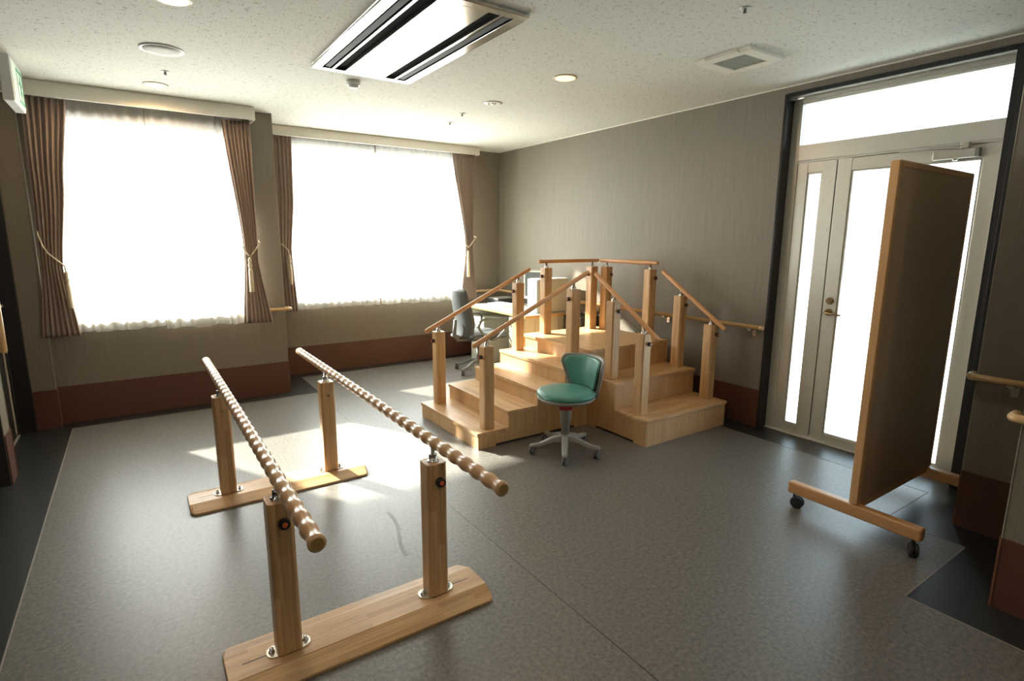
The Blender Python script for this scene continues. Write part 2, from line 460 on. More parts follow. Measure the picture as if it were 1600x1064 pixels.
wallbox('wall_left', [(-1.0, -0.86, 4.52, 5.74, 2.1, CH), (-1.0, -0.86, 4.52, 4.60, 0, 2.1), (-1.0, -0.86, 5.50, 5.74, 0, 2.1)])
wallbox('wall_left_pier', [(-5, -0.75, 4.351, 4.52, 0, CH)])
wallbox('wall_left_far', [(-5.14, -5, -4, 6.6, 0, CH)])
wallbox('wall_front', [(-5, 4.6, -4.14, -4, 0, CH)])
# dark cladding of the wall end that faces the camera
struct(mb('darkdoor').box(-5, -0.752, 4.338, 4.35, 0, CH).build('trim_3'))

# brown dado / skirting boards
DH = 0.31
def dado(name, boxes):
    q = mb('dado')
    for b in boxes: q.box(*b)
    struct(q.build(name, bevel=0.0015))
dado('baseboard_back_left', [(-0.60, 1.163, 5.594, 5.60, 0, DH), (1.157, 1.163, 5.60, 6.294, 0, DH), (-0.75, -0.600, 5.514, 5.52, 0, DH), (-0.605, -0.599, 5.52, 5.594, 0, DH)])
dado('baseboard_back_right', [(1.163, 4.064, 6.294, 6.30, 0, DH)])
dado('baseboard_right', [(4.064, 4.07, 2.445, 6.294, 0, DH)])
dado('baseboard_right_recess', [(3.514, 3.52, 0.60, 0.946, 0, DH), (3.52, 4.07, 0.94, 0.946, 0, DH)])
dado('baseboard_right_pier', [(2.824, 2.83, -3.99, 0.60, 0, DH), (2.83, 3.514, 0.594, 0.60, 0, DH)])
dado('baseboard_left_pier', [(-0.75, -0.744, 4.351, 4.52, 0, DH)])
# corner guards
def guard(name, x, y, sxg, syg):
    q = mb('bead'); q.box(x - 0.002, x + 0.002, y - 0.002, y + 0.002, DH, CH)
    q.m('guardbrown').box(x - 0.008 if sxg < 0 else x + 0.004, x - 0.004 if sxg < 0 else x + 0.008, y - 0.003, y + 0.003, 0, DH)
    struct(q.build(name))
guard('trim_4', 1.158, 5.599, 1, -1)
guard('trim_5', 2.829, 0.594, -1, 1)
guard('trim_6', 3.519, 0.940, -1, 1)
guard('trim_7', -0.749, 4.520, 1, 1)
guard('trim_8', -0.604, 5.519, 1, -1)
# pale shadow-gap bead between ceiling and right wall
q = mb('white'); q.box(4.060, 4.07, 0.945, 6.30, CH - 0.008, CH); q.box(3.51, 3.52, 0.595, 0.95, CH - 0.008, CH); q.box(3.655, 4.06, 6.29, 6.30, CH - 0.008, CH)
struct(q.build('trim_9'))

# ------------------------------------------------------------------ windows
def window(name, x0, x1, y0, y1, top):
    t = bpy.data.objects.new(name, None); COL.objects.link(t); struct(t); t.location = ((x0+x1)/2, y0, WZ[0])
    cx = (x0+x1)/2
    q = mb('alu'); a, b = x0 - cx, x1 - cx; d0, d1 = 0.06, 0.11; h = top - WZ[0]; f = 0.035
    q.box(a, a+f, d0, d1, 0, h).box(b-f, b, d0, d1, 0, h).box(a+f, b-f, d0, d1, 0, f).box(a+f, b-f, d0, d1, h-f, h)
    q.build('window_frame', t, 0.003)
    mb('glass').box(a+f, b-f, 0.083, 0.087, f, h-f).build('window_pane', t)
    mb('white').box(a, b, -0.012, 0.06, -0.02, 0.0).build('window_sill', t, 0.002)
    return t
window('window_1', W1[0], W1[1], 5.60, 5.74, WZ[1])
window('window_2', W2[0], W2[1], 6.30, 6.44, WT2)

# unseen concrete eave, added outside over both windows to cut off the high sun
struct(mb('white').box(-3.0, 6.5, 6.44, 6.95, 2.65, 2.80).box(-3.0, 1.017, 5.74, 6.44, 2.65, 2.80).build('added_eave'))

# ------------------------------------------------------------------ entrance door in the right wall
D = bpy.data.objects.new('door_1', None); COL.objects.link(D); struct(D); D.location = (4.07, 1.76, 0)
def dbox(q, x0, x1, y0, y1, z0, z1): return q.box(x0 - 4.07, x1 - 4.07, y0 - 1.76, y1 - 1.76, z0, z1)
q = mb('darkframe')
dbox(q, 4.058, 4.20, 2.420, 2.442, 0, 2.545); dbox(q, 4.058, 4.20, 1.105, 1.138, 0, 2.545); dbox(q, 4.058, 4.080, 1.138, 2.420, 2.520, 2.545)
dbox(q, 4.055, 4.07, 0.99, 1.105, 0, 2.545)
q.build('door_surround', D, 0.002)
q = mb('alu')
dbox(q, 4.150, 4.20, 2.352, 2.420, 0, 2.515)       # left jamb
dbox(q, 4.163, 4.20, 2.366, 2.376, 0.02, 2.5)
dbox(q, 4.150, 4.20, 1.138, 1.160, 0, 2.515)       # right jamb
dbox(q, 4.150, 4.20, 1.160, 2.352, 2.470, 2.520)
dbox(q, 4.080, 4.20, 1.138, 2.420, 2.520, 2.545)   # head
dbox(q, 4.138, 4.20, 1.160, 2.352, 2.488, 2.496)
dbox(q, 4.145, 4.20, 1.160, 2.352, 2.075, 2.186)   # transom bar
dbox(q, 4.150, 4.20, 1.160, 2.352, 2.062, 2.073)
q.build('door_frame', D, 0.003)
q = mb('alu'); dbox(q, 4.13, 4.20, 1.16, 2.42, 0, 0.010); q.build('threshold', D, 0.002)
q = mb('doorglass'); dbox(q, 4.178, 4.182, 1.160, 2.352, 2.186, 2.470); q.build('transom_pane', D)
def leaf(name, y0, y1, gy0, gy1, gz0, gz1):
    q = mb('alu'); x0, x1 = 4.158, 4.195
    dbox(q, x0, x1, gy1, y1, 0.012, 2.060); dbox(q, x0, x1, y0, gy0, 0.012, 2.060)
    dbox(q, x0 + 0.002, x1, gy0, gy1, 0.012, gz0); dbox(q, x0 + 0.002, x1, gy0, gy1, gz1, 2.060)
    # glazing bead
    b = 0.010
    dbox(q, x0 + 0.008, x1 - 0.008, gy0, gy0 + b, gz0, gz1); dbox(q, x0 + 0.008, x1 - 0.008, gy1 - b, gy1, gz0, gz1)
    dbox(q, x0 + 0.008, x1 - 0.008, gy0 + b, gy1 - b, gz0, gz0 + b); dbox(q, x0 + 0.008, x1 - 0.008, gy0 + b, gy1 - b, gz1 - b, gz1)
    if name == 'side_leaf': dbox(q, 4.194, 4.204, 2.03, 2.10, 0.012, 2.06)
    o = q.build(name, D, 0.002)
    g = mb('doorglass'); dbox(g, 4.175, 4.179, gy0 + b, gy1 - b, gz0 + b, gz1 - b); g.build('glass_pane', o)
    return o
sl = leaf('side_leaf', 2.071, 2.350, 2.168, 2.275, 0.078, 1.985)
ml = leaf('door_leaf', 1.162, 2.063, 1.245, 1.970, 0.070, 1.978)
q = mb('brass').cyl((0.088, 0.257, 1.068), (0.072, 0.257, 1.068), 0.026, 0.022); q.cyl((0.072, 0.257, 1.068), (0.066, 0.257, 1.068), 0.012)
q.build('lock_cylinder', ml)
q = mb('brass').cyl((0.088, 0.257, 0.985), (0.074, 0.257, 0.985), 0.026, 0.024)
q.tube([(0.074, 0.262, 0.985), (0.035, 0.262, 0.985), (0.028, 0.250, 0.984), (0.028, 0.17, 0.978), (0.03, 0.145, 0.977)], [0.010, 0.010, 0.009, 0.007, 0.007], 12)
q.build('door_handle', ml)
q = mb('brightsteel').box(0.048, 0.086, -0.485, -0.275, 1.985, 2.035)
q.m('greyplastic').box(0.046, 0.086, -0.505, -0.487, 1.985, 2.037)
q.m('brightsteel').lathe([(0.0, -0.012), (0.012, -0.010), (0.016, 0.0)], (0.066, -0.385, 1.983), 14)
q.m('brightsteel').tube([(0.055, -0.41, 2.045), (0.045, -0.30, 2.05), (0.04, -0.12, 2.057)], 0.006, 8)
q.box(0.04, 0.056, -0.42, -0.09, 2.050, 2.056); q.box(0.045, 0.082, -0.45, -0.41, 2.037, 2.075)
q.build('door_closer', ml, 0.003)

# dark side door in the left wall
D2 = bpy.data.objects.new('door_2', None); COL.objects.link(D2); struct(D2); D2.location = (-0.86, 5.05, 0)
q = mb('darkframe'); q.box(0, 0.11, 0.43, 0.46, 0, 2.6).box(0, 0.012, -0.45, -0.40, 0, 2.1).box(0, 0.012, -0.40, 0.43, 2.05, 2.1)
q.box(0.0, 0.012, 0.40, 0.43, 0, 2.05)
q.build('door_frame', D2, 0.002)
o = mb('darkdoor').box(-0.05, -0.01, -0.398, 0.398, 0.008, 2.048).build('door_leaf', D2, 0.002)
mb('brass').cyl((-0.01, 0.33, 1.0), (0.04, 0.33, 1.0), 0.01).tube([(0.04, 0.335, 1.0), (0.04, 0.23, 1.0)], 0.008, 10).build('door_handle', o)
mb('bead').box(0.0, 0.015, -0.40, 0.40, 0, 0.004).build('threshold', D2)

# ------------------------------------------------------------------ pelmets, drapes, sheers
def pelmet(name, x0, x1, yf, yb, z0, label, left_end=True, right_end=True):
    t = thing(name, label, 'curtain pelmet', ((x0+x1)/2, yf, z0), group=None)
    cx = (x0+x1)/2; a, b = x0 - cx, x1 - cx; h = CH - z0 - 0.002
    q = mb('white').box(a, b, 0, 0.018, 0, h)
    q.build('fascia_board', t, 0.002)
    q = mb('white').box(a, b, -0.004, 0.0, 0, 0.007); q.build('edge_bead', t)
    if right_end: mb('white').box(b - 0.018, b, 0.018, yb - yf, 0, h).build('end_board', t, 0.002)
    if left_end: mb('white').box(a, a + 0.018, 0.018, yb - yf, 0, h).build('end_board', t, 0.002)
    mb('alu').box(a + 0.02, b - 0.02, 0.06, 0.085, h - 0.02, h).box(a + 0.02, b - 0.02, 0.125, 0.15, h - 0.02, h).build('curtain_track', t)
    return t
pelmet('curtain_pelmet', -0.749, 0.985, 5.395, 5.60, 2.49, 'white boxed pelmet above the left window, lit warm by a downlight', False, True)
pelmet('curtain_pelmet', 1.16, 3.64, 6.085, 6.30, 2.503, 'white boxed pelmet above the wide right window near the room corner', False, True)

def smooth(t): return t * t * (3 - 2 * t)
def interp(keys, z):
    ks = sorted(keys)
    if z <= ks[0][0]: return ks[0][1:]
    for a, b in zip(ks, ks[1:]):
        if z <= b[0]:
            t = (z - a[0]) / (b[0] - a[0]) if b[0] > a[0] else 0
            t = 0.6 * t + 0.4 * smooth(t)
            return tuple(p + (q - p) * t for p, q in zip(a[1:], b[1:]))
    return ks[-1][1:]
def drape(label, keys, y, folds, name='curtain', seed=0):
    """keys: (z, xleft, xright, amplitude, y shift)"""
    rnd = random.Random(seed)
    z0, z1 = min(k_[0] for k_ in keys), max(k_[0] for k_ in keys)
    nu, nv = folds * 12, 60
    bm = bmesh.new(); uvl = bm.loops.layers.uv.new('UVMap')
    ph = [rnd.uniform(-0.25, 0.25) for _ in range(folds + 1)]; am = [rnd.uniform(0.7, 1.25) for _ in range(folds + 1)]
    cx = (keys[-1][1] + keys[-1][2]) / 2
    V = []
    for j in range(nv + 1):
        z = z0 + (z1 - z0) * j / nv
        xl, xr, amp, ys = interp(keys, z)
        row = []
        for i in range(nu + 1):
            u = i / nu; f = u * folds; k_ = int(min(f, folds - 1)); t = f - k_
            a = am[k_] * (1 - t) + am[k_ + 1] * t; p = ph[k_] * (1 - t) + ph[k_ + 1] * t
            s = math.sin(2 * math.pi * f + p)
            s = math.copysign(abs(s) ** 0.7, s)
            wob = 0.25 * math.sin(2 * math.pi * f * 0.31 + z * 1.3)
            x = xl + (xr - xl) * u + 0.25 * amp * math.sin(4 * math.pi * f + p) * 0.5
            row.append(bm.verts.new((x - cx, amp * (a * s * 0.8 + wob) + ys, z - z0)))
        V.append(row)
    for j in range(nv):
        for i in range(nu):
            fc = bm.faces.new((V[j][i], V[j][i+1], V[j+1][i+1], V[j+1][i])); fc.smooth = True
            for lp, (a, b) in zip(fc.loops, ((i, j), (i+1, j), (i+1, j+1), (i, j+1))): lp[uvl].uv = (a / nu, b / nv)
    me = bpy.data.meshes.new(name); bm.to_mesh(me); bm.free(); me.materials.append(M['drape'])
    o = bpy.data.objects.new(name, me); COL.objects.link(o); o.location = (cx, y, z0)
    md = o.modifiers.new('solid', 'SOLIDIFY'); md.thickness = 0.002
    return tag(o, label, 'curtain', 'tied-back drapes beside the windows')
A_ = 0.016
drape('brown striped drape at the far left, nearest the exit sign', [(0.728, -0.632, -0.398, A_, 0), (1.26, -0.585, -0.452, A_*0.8, 0), (1.9, -0.572, -0.378, A_, 0), (2.50, -0.565, -0.305, A_, 0)], 5.50, 7, seed=1)
drape('brown striped drape on the right side of the left window', [(0.723, 0.785, 1.025, A_, 0), (1.30, 0.828, 0.940, A_*0.7, 0), (1.45, 0.828, 0.945, A_*0.7, 0), (2.488, 0.735, 0.955, A_, 0)], 5.50, 7, seed=2)
drape('brown striped drape half hidden behind the wall corner between the windows', [(0.725, 1.180, 1.412, A_, 0), (1.36, 1.185, 1.385, A_*0.7, 0), (1.9, 1.185, 1.435, A_, 0), (2.51, 1.180, 1.45, A_, 0)], 6.15, 7, seed=3)
drape('brown striped drape at the right end of the wide window, above the office chair', [(0.725, 3.400, 3.625, A_, 0), (1.35, 3.468, 3.565, A_*0.7, 0), (1.48, 3.462, 3.570, A_*0.7, 0), (2.51, 3.295, 3.615, A_, 0)], 6.15, 8, seed=4)

def sheer(label, x0, x1, z0, z1, y, folds, seed, drift=0.012, group=None):
    rnd = random.Random(seed)
    nu, nv = folds * 8, 26
    bm = bmesh.new(); cx = (x0 + x1) / 2
    am = [rnd.uniform(0.1, 1.3) for _ in range(folds + 1)]; ph = [rnd.uniform(-2.4, 2.4) for _ in range(folds + 1)]; zz = [rnd.uniform(-1, 1) for _ in range(folds + 1)]
    V = []
    for j in range(nv + 1):
        tz = j / nv; row = []
        for i in range(nu + 1):
            u = i / nu; f = u * folds; k_ = int(min(f, folds - 1)); t = f - k_
            a = am[k_] * (1 - t) + am[k_+1] * t; p = ph[k_] * (1 - t) + ph[k_+1] * t; dz = zz[k_] * (1 - t) + zz[k_+1] * t
            # gathers at the heading, looser below
            yy = a * math.sin(2 * math.pi * f + p + tz * 0.5) * (0.011 + 0.016 * (1 - tz)) + 0.004 * math.sin(6 * math.pi * f) * tz
            row.append(bm.verts.new((x0 + (x1 - x0) * u - cx, yy, (z1 - z0) * tz + dz * drift * (1 - tz) ** 3)))
        V.append(row)
    for j in range(nv):
        for i in range(nu):
            fc = bm.faces.new((V[j][i], V[j][i+1], V[j+1][i+1], V[j+1][i])); fc.smooth = True
    me = bpy.data.meshes.new('sheer_curtain'); bm.to_mesh(me); bm.free(); me.materials.append(M['sheer'])
    o = bpy.data.objects.new('sheer_curtain', me); COL.objects.link(o); o.location = (cx, y, z0)
    return tag(o, label, 'sheer curtain', 'sheer white curtains')
sheer('white sheer curtain, left panel of the left window', -0.50, 0.183, 0.745, 2.55, 5.565, 9, 11)
sheer('white sheer curtain, right panel of the left window', 0.186, 0.90, 0.725, 2.55, 5.553, 9, 12)
sheer('white sheer curtain, left panel of the wide right window', 1.22, 2.367, 0.728, 2.55, 6.245, 14, 13)
sheer('white sheer curtain, right panel of the wide right window', 2.372, 3.52, 0.728, 2.55, 6.233, 14, 14)

def tieback(label, hook, pts, knot, tail):
    t = thing('curtain_tieback', label, 'curtain tieback', hook, group='cream tasselled tiebacks')
    L = lambda p: tuple(a - b for a, b in zip(p, hook))
    q = mb('cord').tube([L(p) for p in pts], 0.0055, 8); q.build('cord', t)
    kx, ky, kz = L(knot)
    q = mb('cord').lathe([(0.004, 0.05), (0.012, 0.035), (0.014, 0.015), (0.010, 0.0), (0.016, -0.012), (0.017, -0.03), (0.010, -0.045), (0.013, -0.055)], (kx, ky, kz), 14); q.build('knot', t)
    q = mb('cord').lathe([(0.012, -0.05), (0.017, -0.07), (0.020, -tail), (0.018, -tail - 0.004)], (kx, ky, kz), 14); q.build('tassel', t)
tieback('cream tieback cord sagging across the drape at the far left', (-0.575, 5.46, 1.515),
        [(-0.575, 5.495, 1.535), (-0.572, 5.462, 1.51), (-0.555, 5.455, 1.43), (-0.53, 5.452, 1.375), (-0.48, 5.450, 1.32), (-0.44, 5.452, 1.275), (-0.436, 5.452, 1.22)], (-0.436, 5.452, 1.19), 0.235)
tieback('cream tieback cord with tassel on the drape right of the left window', (0.885, 5.46, 1.40),
        [(0.962, 5.53, 1.470), (0.960, 5.462, 1.450), (0.940, 5.458, 1.425), (0.905, 5.452, 1.375), (0.868, 5.450, 1.325), (0.845, 5.452, 1.36), (0.822, 5.458, 1.40), (0.808, 5.462, 1.425), (0.806, 5.53, 1.44)], (0.862, 5.448, 1.275), 0.255)
tieback('cream tieback cord with tassel on the drape behind the wall corner', (1.29, 6.10, 1.43),
        [(1.205, 6.13, 1.50), (1.22, 6.11, 1.47), (1.29, 6.10, 1.42), (1.335, 6.102, 1.375), (1.345, 6.102, 1.32)], (1.345, 6.10, 1.28), 0.26)
tieback('cream tieback cord with tassel on the drape above the office chair', (3.50, 6.10, 1.42),
        [(3.598, 6.16, 1.525), (3.596, 6.108, 1.515), (3.562, 6.105, 1.48), (3.52, 6.10, 1.43), (3.478, 6.10, 1.39), (3.460, 6.105, 1.41), (3.440, 6.11, 1.43), (3.438, 6.16, 1.44)], (3.475, 6.10, 1.30), 0.27)

# ------------------------------------------------------------------ ceiling fittings
def downlight(x, y, label, power, warm=(1.0, 0.62, 0.32)):
    t = thing('downlight', label, 'ceiling light', (x, y, CH), group='recessed downlights')
    mb('lamptrim').lathe([(0.068, 0.0), (0.083, 0.0), (0.083, -0.004), (0.070, -0.006), (0.066, -0.002)], n=36).build('trim_ring', t)
    mb('lamp').lathe([(0.0, -0.001), (0.066, -0.001), (0.0655, -0.0035), (0.0, -0.0045)], n=36).build('lamp_face', t)
    mb('lamphalo').lathe([(0.0655, -0.0035), (0.069, -0.0035), (0.070, -0.0065), (0.0665, -0.0065)], n=36).build('lamp_halo', t)
    l = bpy.data.lights.new('downlight_lamp', 'SPOT'); l.energy = power; l.color = warm; l.spot_size = math.radians(174); l.spot_blend = 0.35; l.shadow_soft_size = 0.06
    lo = bpy.data.objects.new('downlight_lamp', l); COL.objects.link(lo); lo.parent = t; lo.location = (0, 0, -0.02)
downlight(2.60, 3.19, 'glowing round downlight in the ceiling right of the air conditioner', 12)
downlight(0.26, 5.06, 'glowing round downlight in the ceiling just in front of the left pelmet', 26)
downlight(0.27, 3.25, 'glowing round downlight cut by the top edge of the picture', 12)
# unseen downlights added as fill light, over and behind the photographer
for x, y in ((0.27, 1.40), (0.27, -0.45), (2.2, 1.2), (2.2, -0.6), (-1.6, 1.4), (-1.6, -0.45), (0.27, -2.3), (2.2, -2.3)):
    downlight(x, y, 'added fill downlight, out of view in the ceiling over the near part of the room', 17, (1.0, 0.86, 0.68))
# speaker / diffuser
t = thing('ceiling_speaker', 'large round white ceiling disc between two downlights', 'ceiling speaker', (0.263, 4.12, CH))
mb('plastic_white').lathe([(0.100, 0.0), (0.118, 0.0), (0.118, -0.006), (0.112, -0.009), (0.102, -0.006), (0.100, -0.003)], n=48).build('rim', t)
mb('speakercover').lathe([(0.0, -0.003), (0.099, -0.003), (0.096, -0.010), (0.05, -0.014), (0.0, -0.015)], n=48).build('cover', t)
t = thing('smoke_detector', 'small white round detector on the ceiling beside the air conditioner corner', 'smoke detector', (1.42, 4.12, CH))
mb('plastic_white').lathe([(0.0, 0), (0.048, 0), (0.048, -0.028), (0.044, -0.032), (0.0, -0.032)], n=32).build('base', t)
mb('plastic_white').lathe([(0.0, -0.032), (0.036, -0.032), (0.034, -0.044), (0.02, -0.050), (0.0, -0.051)], n=32).build('sensor_cap', t)
t = thing('emergency_light', 'small white ring emergency light in the ceiling between sprinklers and downlight', 'emergency light', (2.583, 4.10, CH))
mb('plastic_white').lathe([(0.030, 0), (0.078, 0), (0.076, -0.005), (0.036, -0.008), (0.030, -0.003)], n=36).build('ring', t)
mb('brightsteel').lathe([(0.0, -0.002), (0.030, -0.002), (0.022, -0.010), (0.010, -0.016), (0.0, -0.016)], n=24).build('lamp', t)
def sprinkler(x, y, label):
    t = thing('sprinkler_head', label, 'sprinkler', (x, y, CH), group='small sprinkler heads in the ceiling')
    mb('plastic_white').lathe([(0.008, 0), (0.026, 0), (0.024, -0.004), (0.008, -0.006)], n=20).build('escutcheon', t)
    mb('greyplastic').lathe([(0.0, -0.004), (0.008, -0.006), (0.007, -0.020), (0.011, -0.024), (0.0, -0.026)], n=14).build('nozzle', t)
sprinkler(2.557, 1.783, 'tiny sprinkler head near the top edge, right of the air conditioner')
sprinkler(0.301, 4.626, 'tiny sprinkler head between the round disc and the downlight at the left pelmet')
sprinkler(2.653, 4.992, 'tiny sprinkler head in the ceiling nearer to the wide window pelmet')
sprinkler(2.56, 4.583, 'tiny sprinkler head in the ceiling beside the ring emergency light')
# vent
t = thing('ceiling_vent', 'square white ceiling vent with grey grille near the entrance door', 'ceiling vent', (3.225, 2.26, CH))
q = mb('white'); a, b, h = 0.19, 0.115, 0.022
q.prism([(-a, 0), (a, 0), (a, -0.008), (a-0.03, -h), (-a+0.03, -h), (-a, -0.008)], 'y', -a, -b)
q.prism([(-a, 0), (a, 0), (a, -0.008), (a-0.03, -h), (-a+0.03, -h), (-a, -0.008)], 'y', b, a)
q.box(-a, -b, -b, b, -h, 0).box(b, a, -b, b, -h, 0)
q.build('vent_frame', t, 0.003)
q = mb('vent').box(-b, b, -b, b, -0.010, -0.003)
for i in range(14): q.box(-b, b, -b + 0.008 + i*0.0165, -b + 0.013 + i*0.0165, -0.017, -0.010)
q.build('grille', t)

# air conditioner cassette
def ac():
    x0, x1, y0, y1 = 1.07, 1.748, 2.434, 3.90
    t = thing('air_conditioner', 'long steel ceiling air conditioner cassette with dark slots, reflecting the windows', 'air conditioner', ((x0+x1)/2, (y0+y1)/2, CH))
    hw, hl = (x1-x0)/2, (y1-y0)/2
    q = mb('polished')
    e = 0.055
    zt, zb = 0.0, -0.022
    q.box(-hw, hw, -hl, -hl+e, zb, zt).box(-hw, hw, hl-e, hl, zb, zt)
    q.box(-hw, -hw+e, -hl+e, hl-e, zb, zt).box(hw-e, hw, -hl+e, hl-e, zb, zt)
    q.build('steel_frame', t, 0.003)
    mb('polished').box(-0.135, 0.135, -hl+e, hl-e, zb, -0.002).build('centre_panel', t, 0.002)
    for sgn in (-1, 1):
        q = mb('polished')
        a, b = sorted((sgn*0.205, sgn*0.222)); q.box(a, b, -hl+e, hl-e, zb+0.002, -0.002)
        q.build('divider_bar', t, 0.001)
        q = mb('slotshade')  # flat matte black strips stand in for the shade deep in the slots
        a, b = sorted((sgn*0.136, sgn*0.204)); q.box(a, b, -hl+e, hl-e, -0.004, -0.001)
        a, b = sorted((sgn*0.223, sgn*(hw-e))); q.box(a, b, -hl+e, hl-e, -0.004, -0.001)
        q.build('air_slot', t)
        q = mb('darkvane')
        c0, c1 = sgn*0.236, sgn*0.268
        q.prism([(min(c0,c1), -0.014), (max(c0,c1), -0.018), (max(c0,c1), -0.015), (min(c0,c1), -0.011)], 'y', -hl+e+0.01, hl-e-0.01)
        for yy in (-0.35, 0.0, 0.35): q.box(min(c0,c1), max(c0,c1), yy-0.002, yy+0.002, -0.012, -0.004)
        q.build('louvre_vane', t)
M['polished'] = plain('polished_steel', (0.80, 0.79, 0.76), 0.13, 1.0)
M['darkvane'] = plain('dark_vane', (0.02, 0.02, 0.022), 0.6, 0.0, 0.2)
ac()

# exit sign, hung along the left wall
t = thing('exit_sign', 'white box exit sign with green running-figure panel, top left by the drape', 'exit sign', (-0.52, 4.82, 2.30))
mb('plastic_white').box(-0.030, 0.026, -0.22, 0.22, 0, 0.265).build('housing', t, 0.006)
mb('plastic_white').box(-0.23, -0.030, -0.06, 0.06, 0.10, 0.20).build('wall_bracket', t, 0.004)
sp_ = mb('signlit').box(0.026, 0.029, -0.20, 0.20, 0.02, 0.245).build('sign_panel', t)
q = mb('signgreen')
x0, x1 = 0.029, 0.0305
q.box(x0, x1, -0.03, 0.19, 0.215, 0.235).box(x0, x1, -0.03, 0.19, 0.03, 0.045).box(x0, x1, 0.172, 0.19, 0.045, 0.215).box(x0, x1, -0.03, -0.022, 0.045, 0.215)
# running figure and doorway
q.lathe([(0.013, 0.029), (0.013, 0.0305)], (0, 0.085, 0.190), 16, axis='x')
q.prism([(0.055, 0.172), (0.095, 0.176), (0.105, 0.130), (0.075, 0.118)], 'x', x0, x1)
q.prism([(0.075, 0.125), (0.105, 0.130), (0.075, 0.085), (0.115, 0.055), (0.105, 0.048), (0.055, 0.085)], 'x', x0, x1)
q.prism([(0.080, 0.122), (0.100, 0.128), (0.140, 0.095), (0.130, 0.086)], 'x', x0, x1)
q.prism([(0.055, 0.172), (0.062, 0.160), (0.030, 0.140), (0.024, 0.150)], 'x', x0, x1)
q.prism([(0.095, 0.176), (0.100, 0.162), (0.135, 0.150), (0.130, 0.142), (0.098, 0.150)], 'x', x0, x1)
q.build('running_figure_symbol', sp_)

# ------------------------------------------------------------------ wall handrails
def rounded(pts, r=0.03, n=5):
    pts = [Vector(p) for p in pts]; out = [pts[0]]
    for a, b, c in zip(pts, pts[1:], pts[2:]):
        d0 = (a - b).normalized() * r; d1 = (c - b).normalized() * r
        for i in range(n + 1):
            t_ = i / n; out.append((b + d0) * (1-t_)**2 + b * 2*t_*(1-t_) + (b + d1) * t_**2)
    out.append(pts[-1]); return out
def wall_rail(label, base, pts, brackets, wall_dir, r=0.0175):
    t = thing('wall_handrail', label, 'handrail', base)
    L = lambda p: tuple(a - b for a, b in zip(p, base))
    mb('wallrail').tube([L(p) for p in rounded(pts)], r, 16).build('rail', t)
    for b in brackets:
        bx, by, bz = L(b); q = mb('chrome'); dx, dy = wall_dir
        # arm under the rail and screw plate on the wall
        q.box(bx - 0.018*abs(dy) - 0.012*abs(dx), bx + 0.018*abs(dy) + 0.012*abs(dx), by - 0.018*abs(dx) - 0.012*abs(dy), by + 0.018*abs(dx) + 0.012*abs(dy), bz - r - 0.006, bz - r + 0.001)
        ex, ey = bx + dx*0.075, by + dy*0.075
        q.box(min(bx, ex) - 0.010*abs(dy), max(bx, ex) + 0.010*abs(dy), min(by, ey) - 0.010*abs(dx), max(by, ey) + 0.010*abs(dx), bz - r - 0.016, bz - r - 0.006)
        q.box(min(ex - dx*0.007, ex) - 0.016*abs(dy), max(ex - dx*0.007, ex) + 0.016*abs(dy), min(ey - dy*0.007, ey) - 0.016*abs(dx), max(ey - dy*0.007, ey) + 0.016*abs(dx), bz - r - 0.065, bz - r - 0.006)
        q.cyl((ex - dx*0.007, ey - dy*0.007, bz - r - 0.045), (ex - dx*0.012, ey - dy*0.012, bz - r - 0.045), 0.006, n=10)
        q.build('bracket', t, 0.0015)
    return t
t = wall_rail('wooden handrail on the right wall behind the stairs, ending left of the entrance door', (3.99, 4.3, 0.815),
          [(3.55, 6.225, 0.825), (3.995, 6.225, 0.825), (3.995, 2.44, 0.825)], [(3.995, 2.53, 0.825), (3.995, 3.40, 0.825), (3.995, 4.35, 0.825), (3.995, 5.5, 0.825)], (1, 0))
mb('wallrail').cyl((0.005, -1.86, 0.010), (0.005, -1.885, 0.010), 0.020, 0.018).build('end_cap', t, 0.003)
wall_rail('wooden handrail with bent end on the dark wall right of the partition', (3.45, 0.78, 0.82), [(3.52, 0.955, 0.828), (3.448, 0.955, 0.828), (3.448, 0.60, 0.828)], [(3.448, 0.785, 0.828)], (1, 0))
wall_rail('nearest wooden handrail, its pale bent end at the right picture edge', (2.76, 0.3, 0.82), [(2.83, 0.615, 0.828), (2.758, 0.615, 0.828), (2.758, -1.2, 0.828), (2.83, -1.2, 0.828)], [(2.758, 0.25, 0.828), (2.758, -0.8, 0.828)], (1, 0))
wall_rail('short wooden handrail end at the wall corner between the two windows', (1.1, 5.53, 0.82), [(0.86, 5.535, 0.830), (1.200, 5.535, 0.830), (1.200, 5.62, 0.830), (1.165, 5.62, 0.830)], [(1.06, 5.535, 0.830)], (0, 1), 0.016)
t = thing('grab_bar', 'vertical wooden grab bar at the left picture edge by the dark door', 'grab bar', (-0.705, 4.46, 0.80))
mb('wallrail').tube([(0, 0, 0), (0, 0, 0.012), (0, 0, 0.70)], [0.014, 0.0175, 0.0175], 16).build('bar', t)
for zz in (0.10, 0.6): mb('chrome').cyl((0, 0, zz), (-0.045, 0, zz), 0.009, n=12).build('bracket', t)

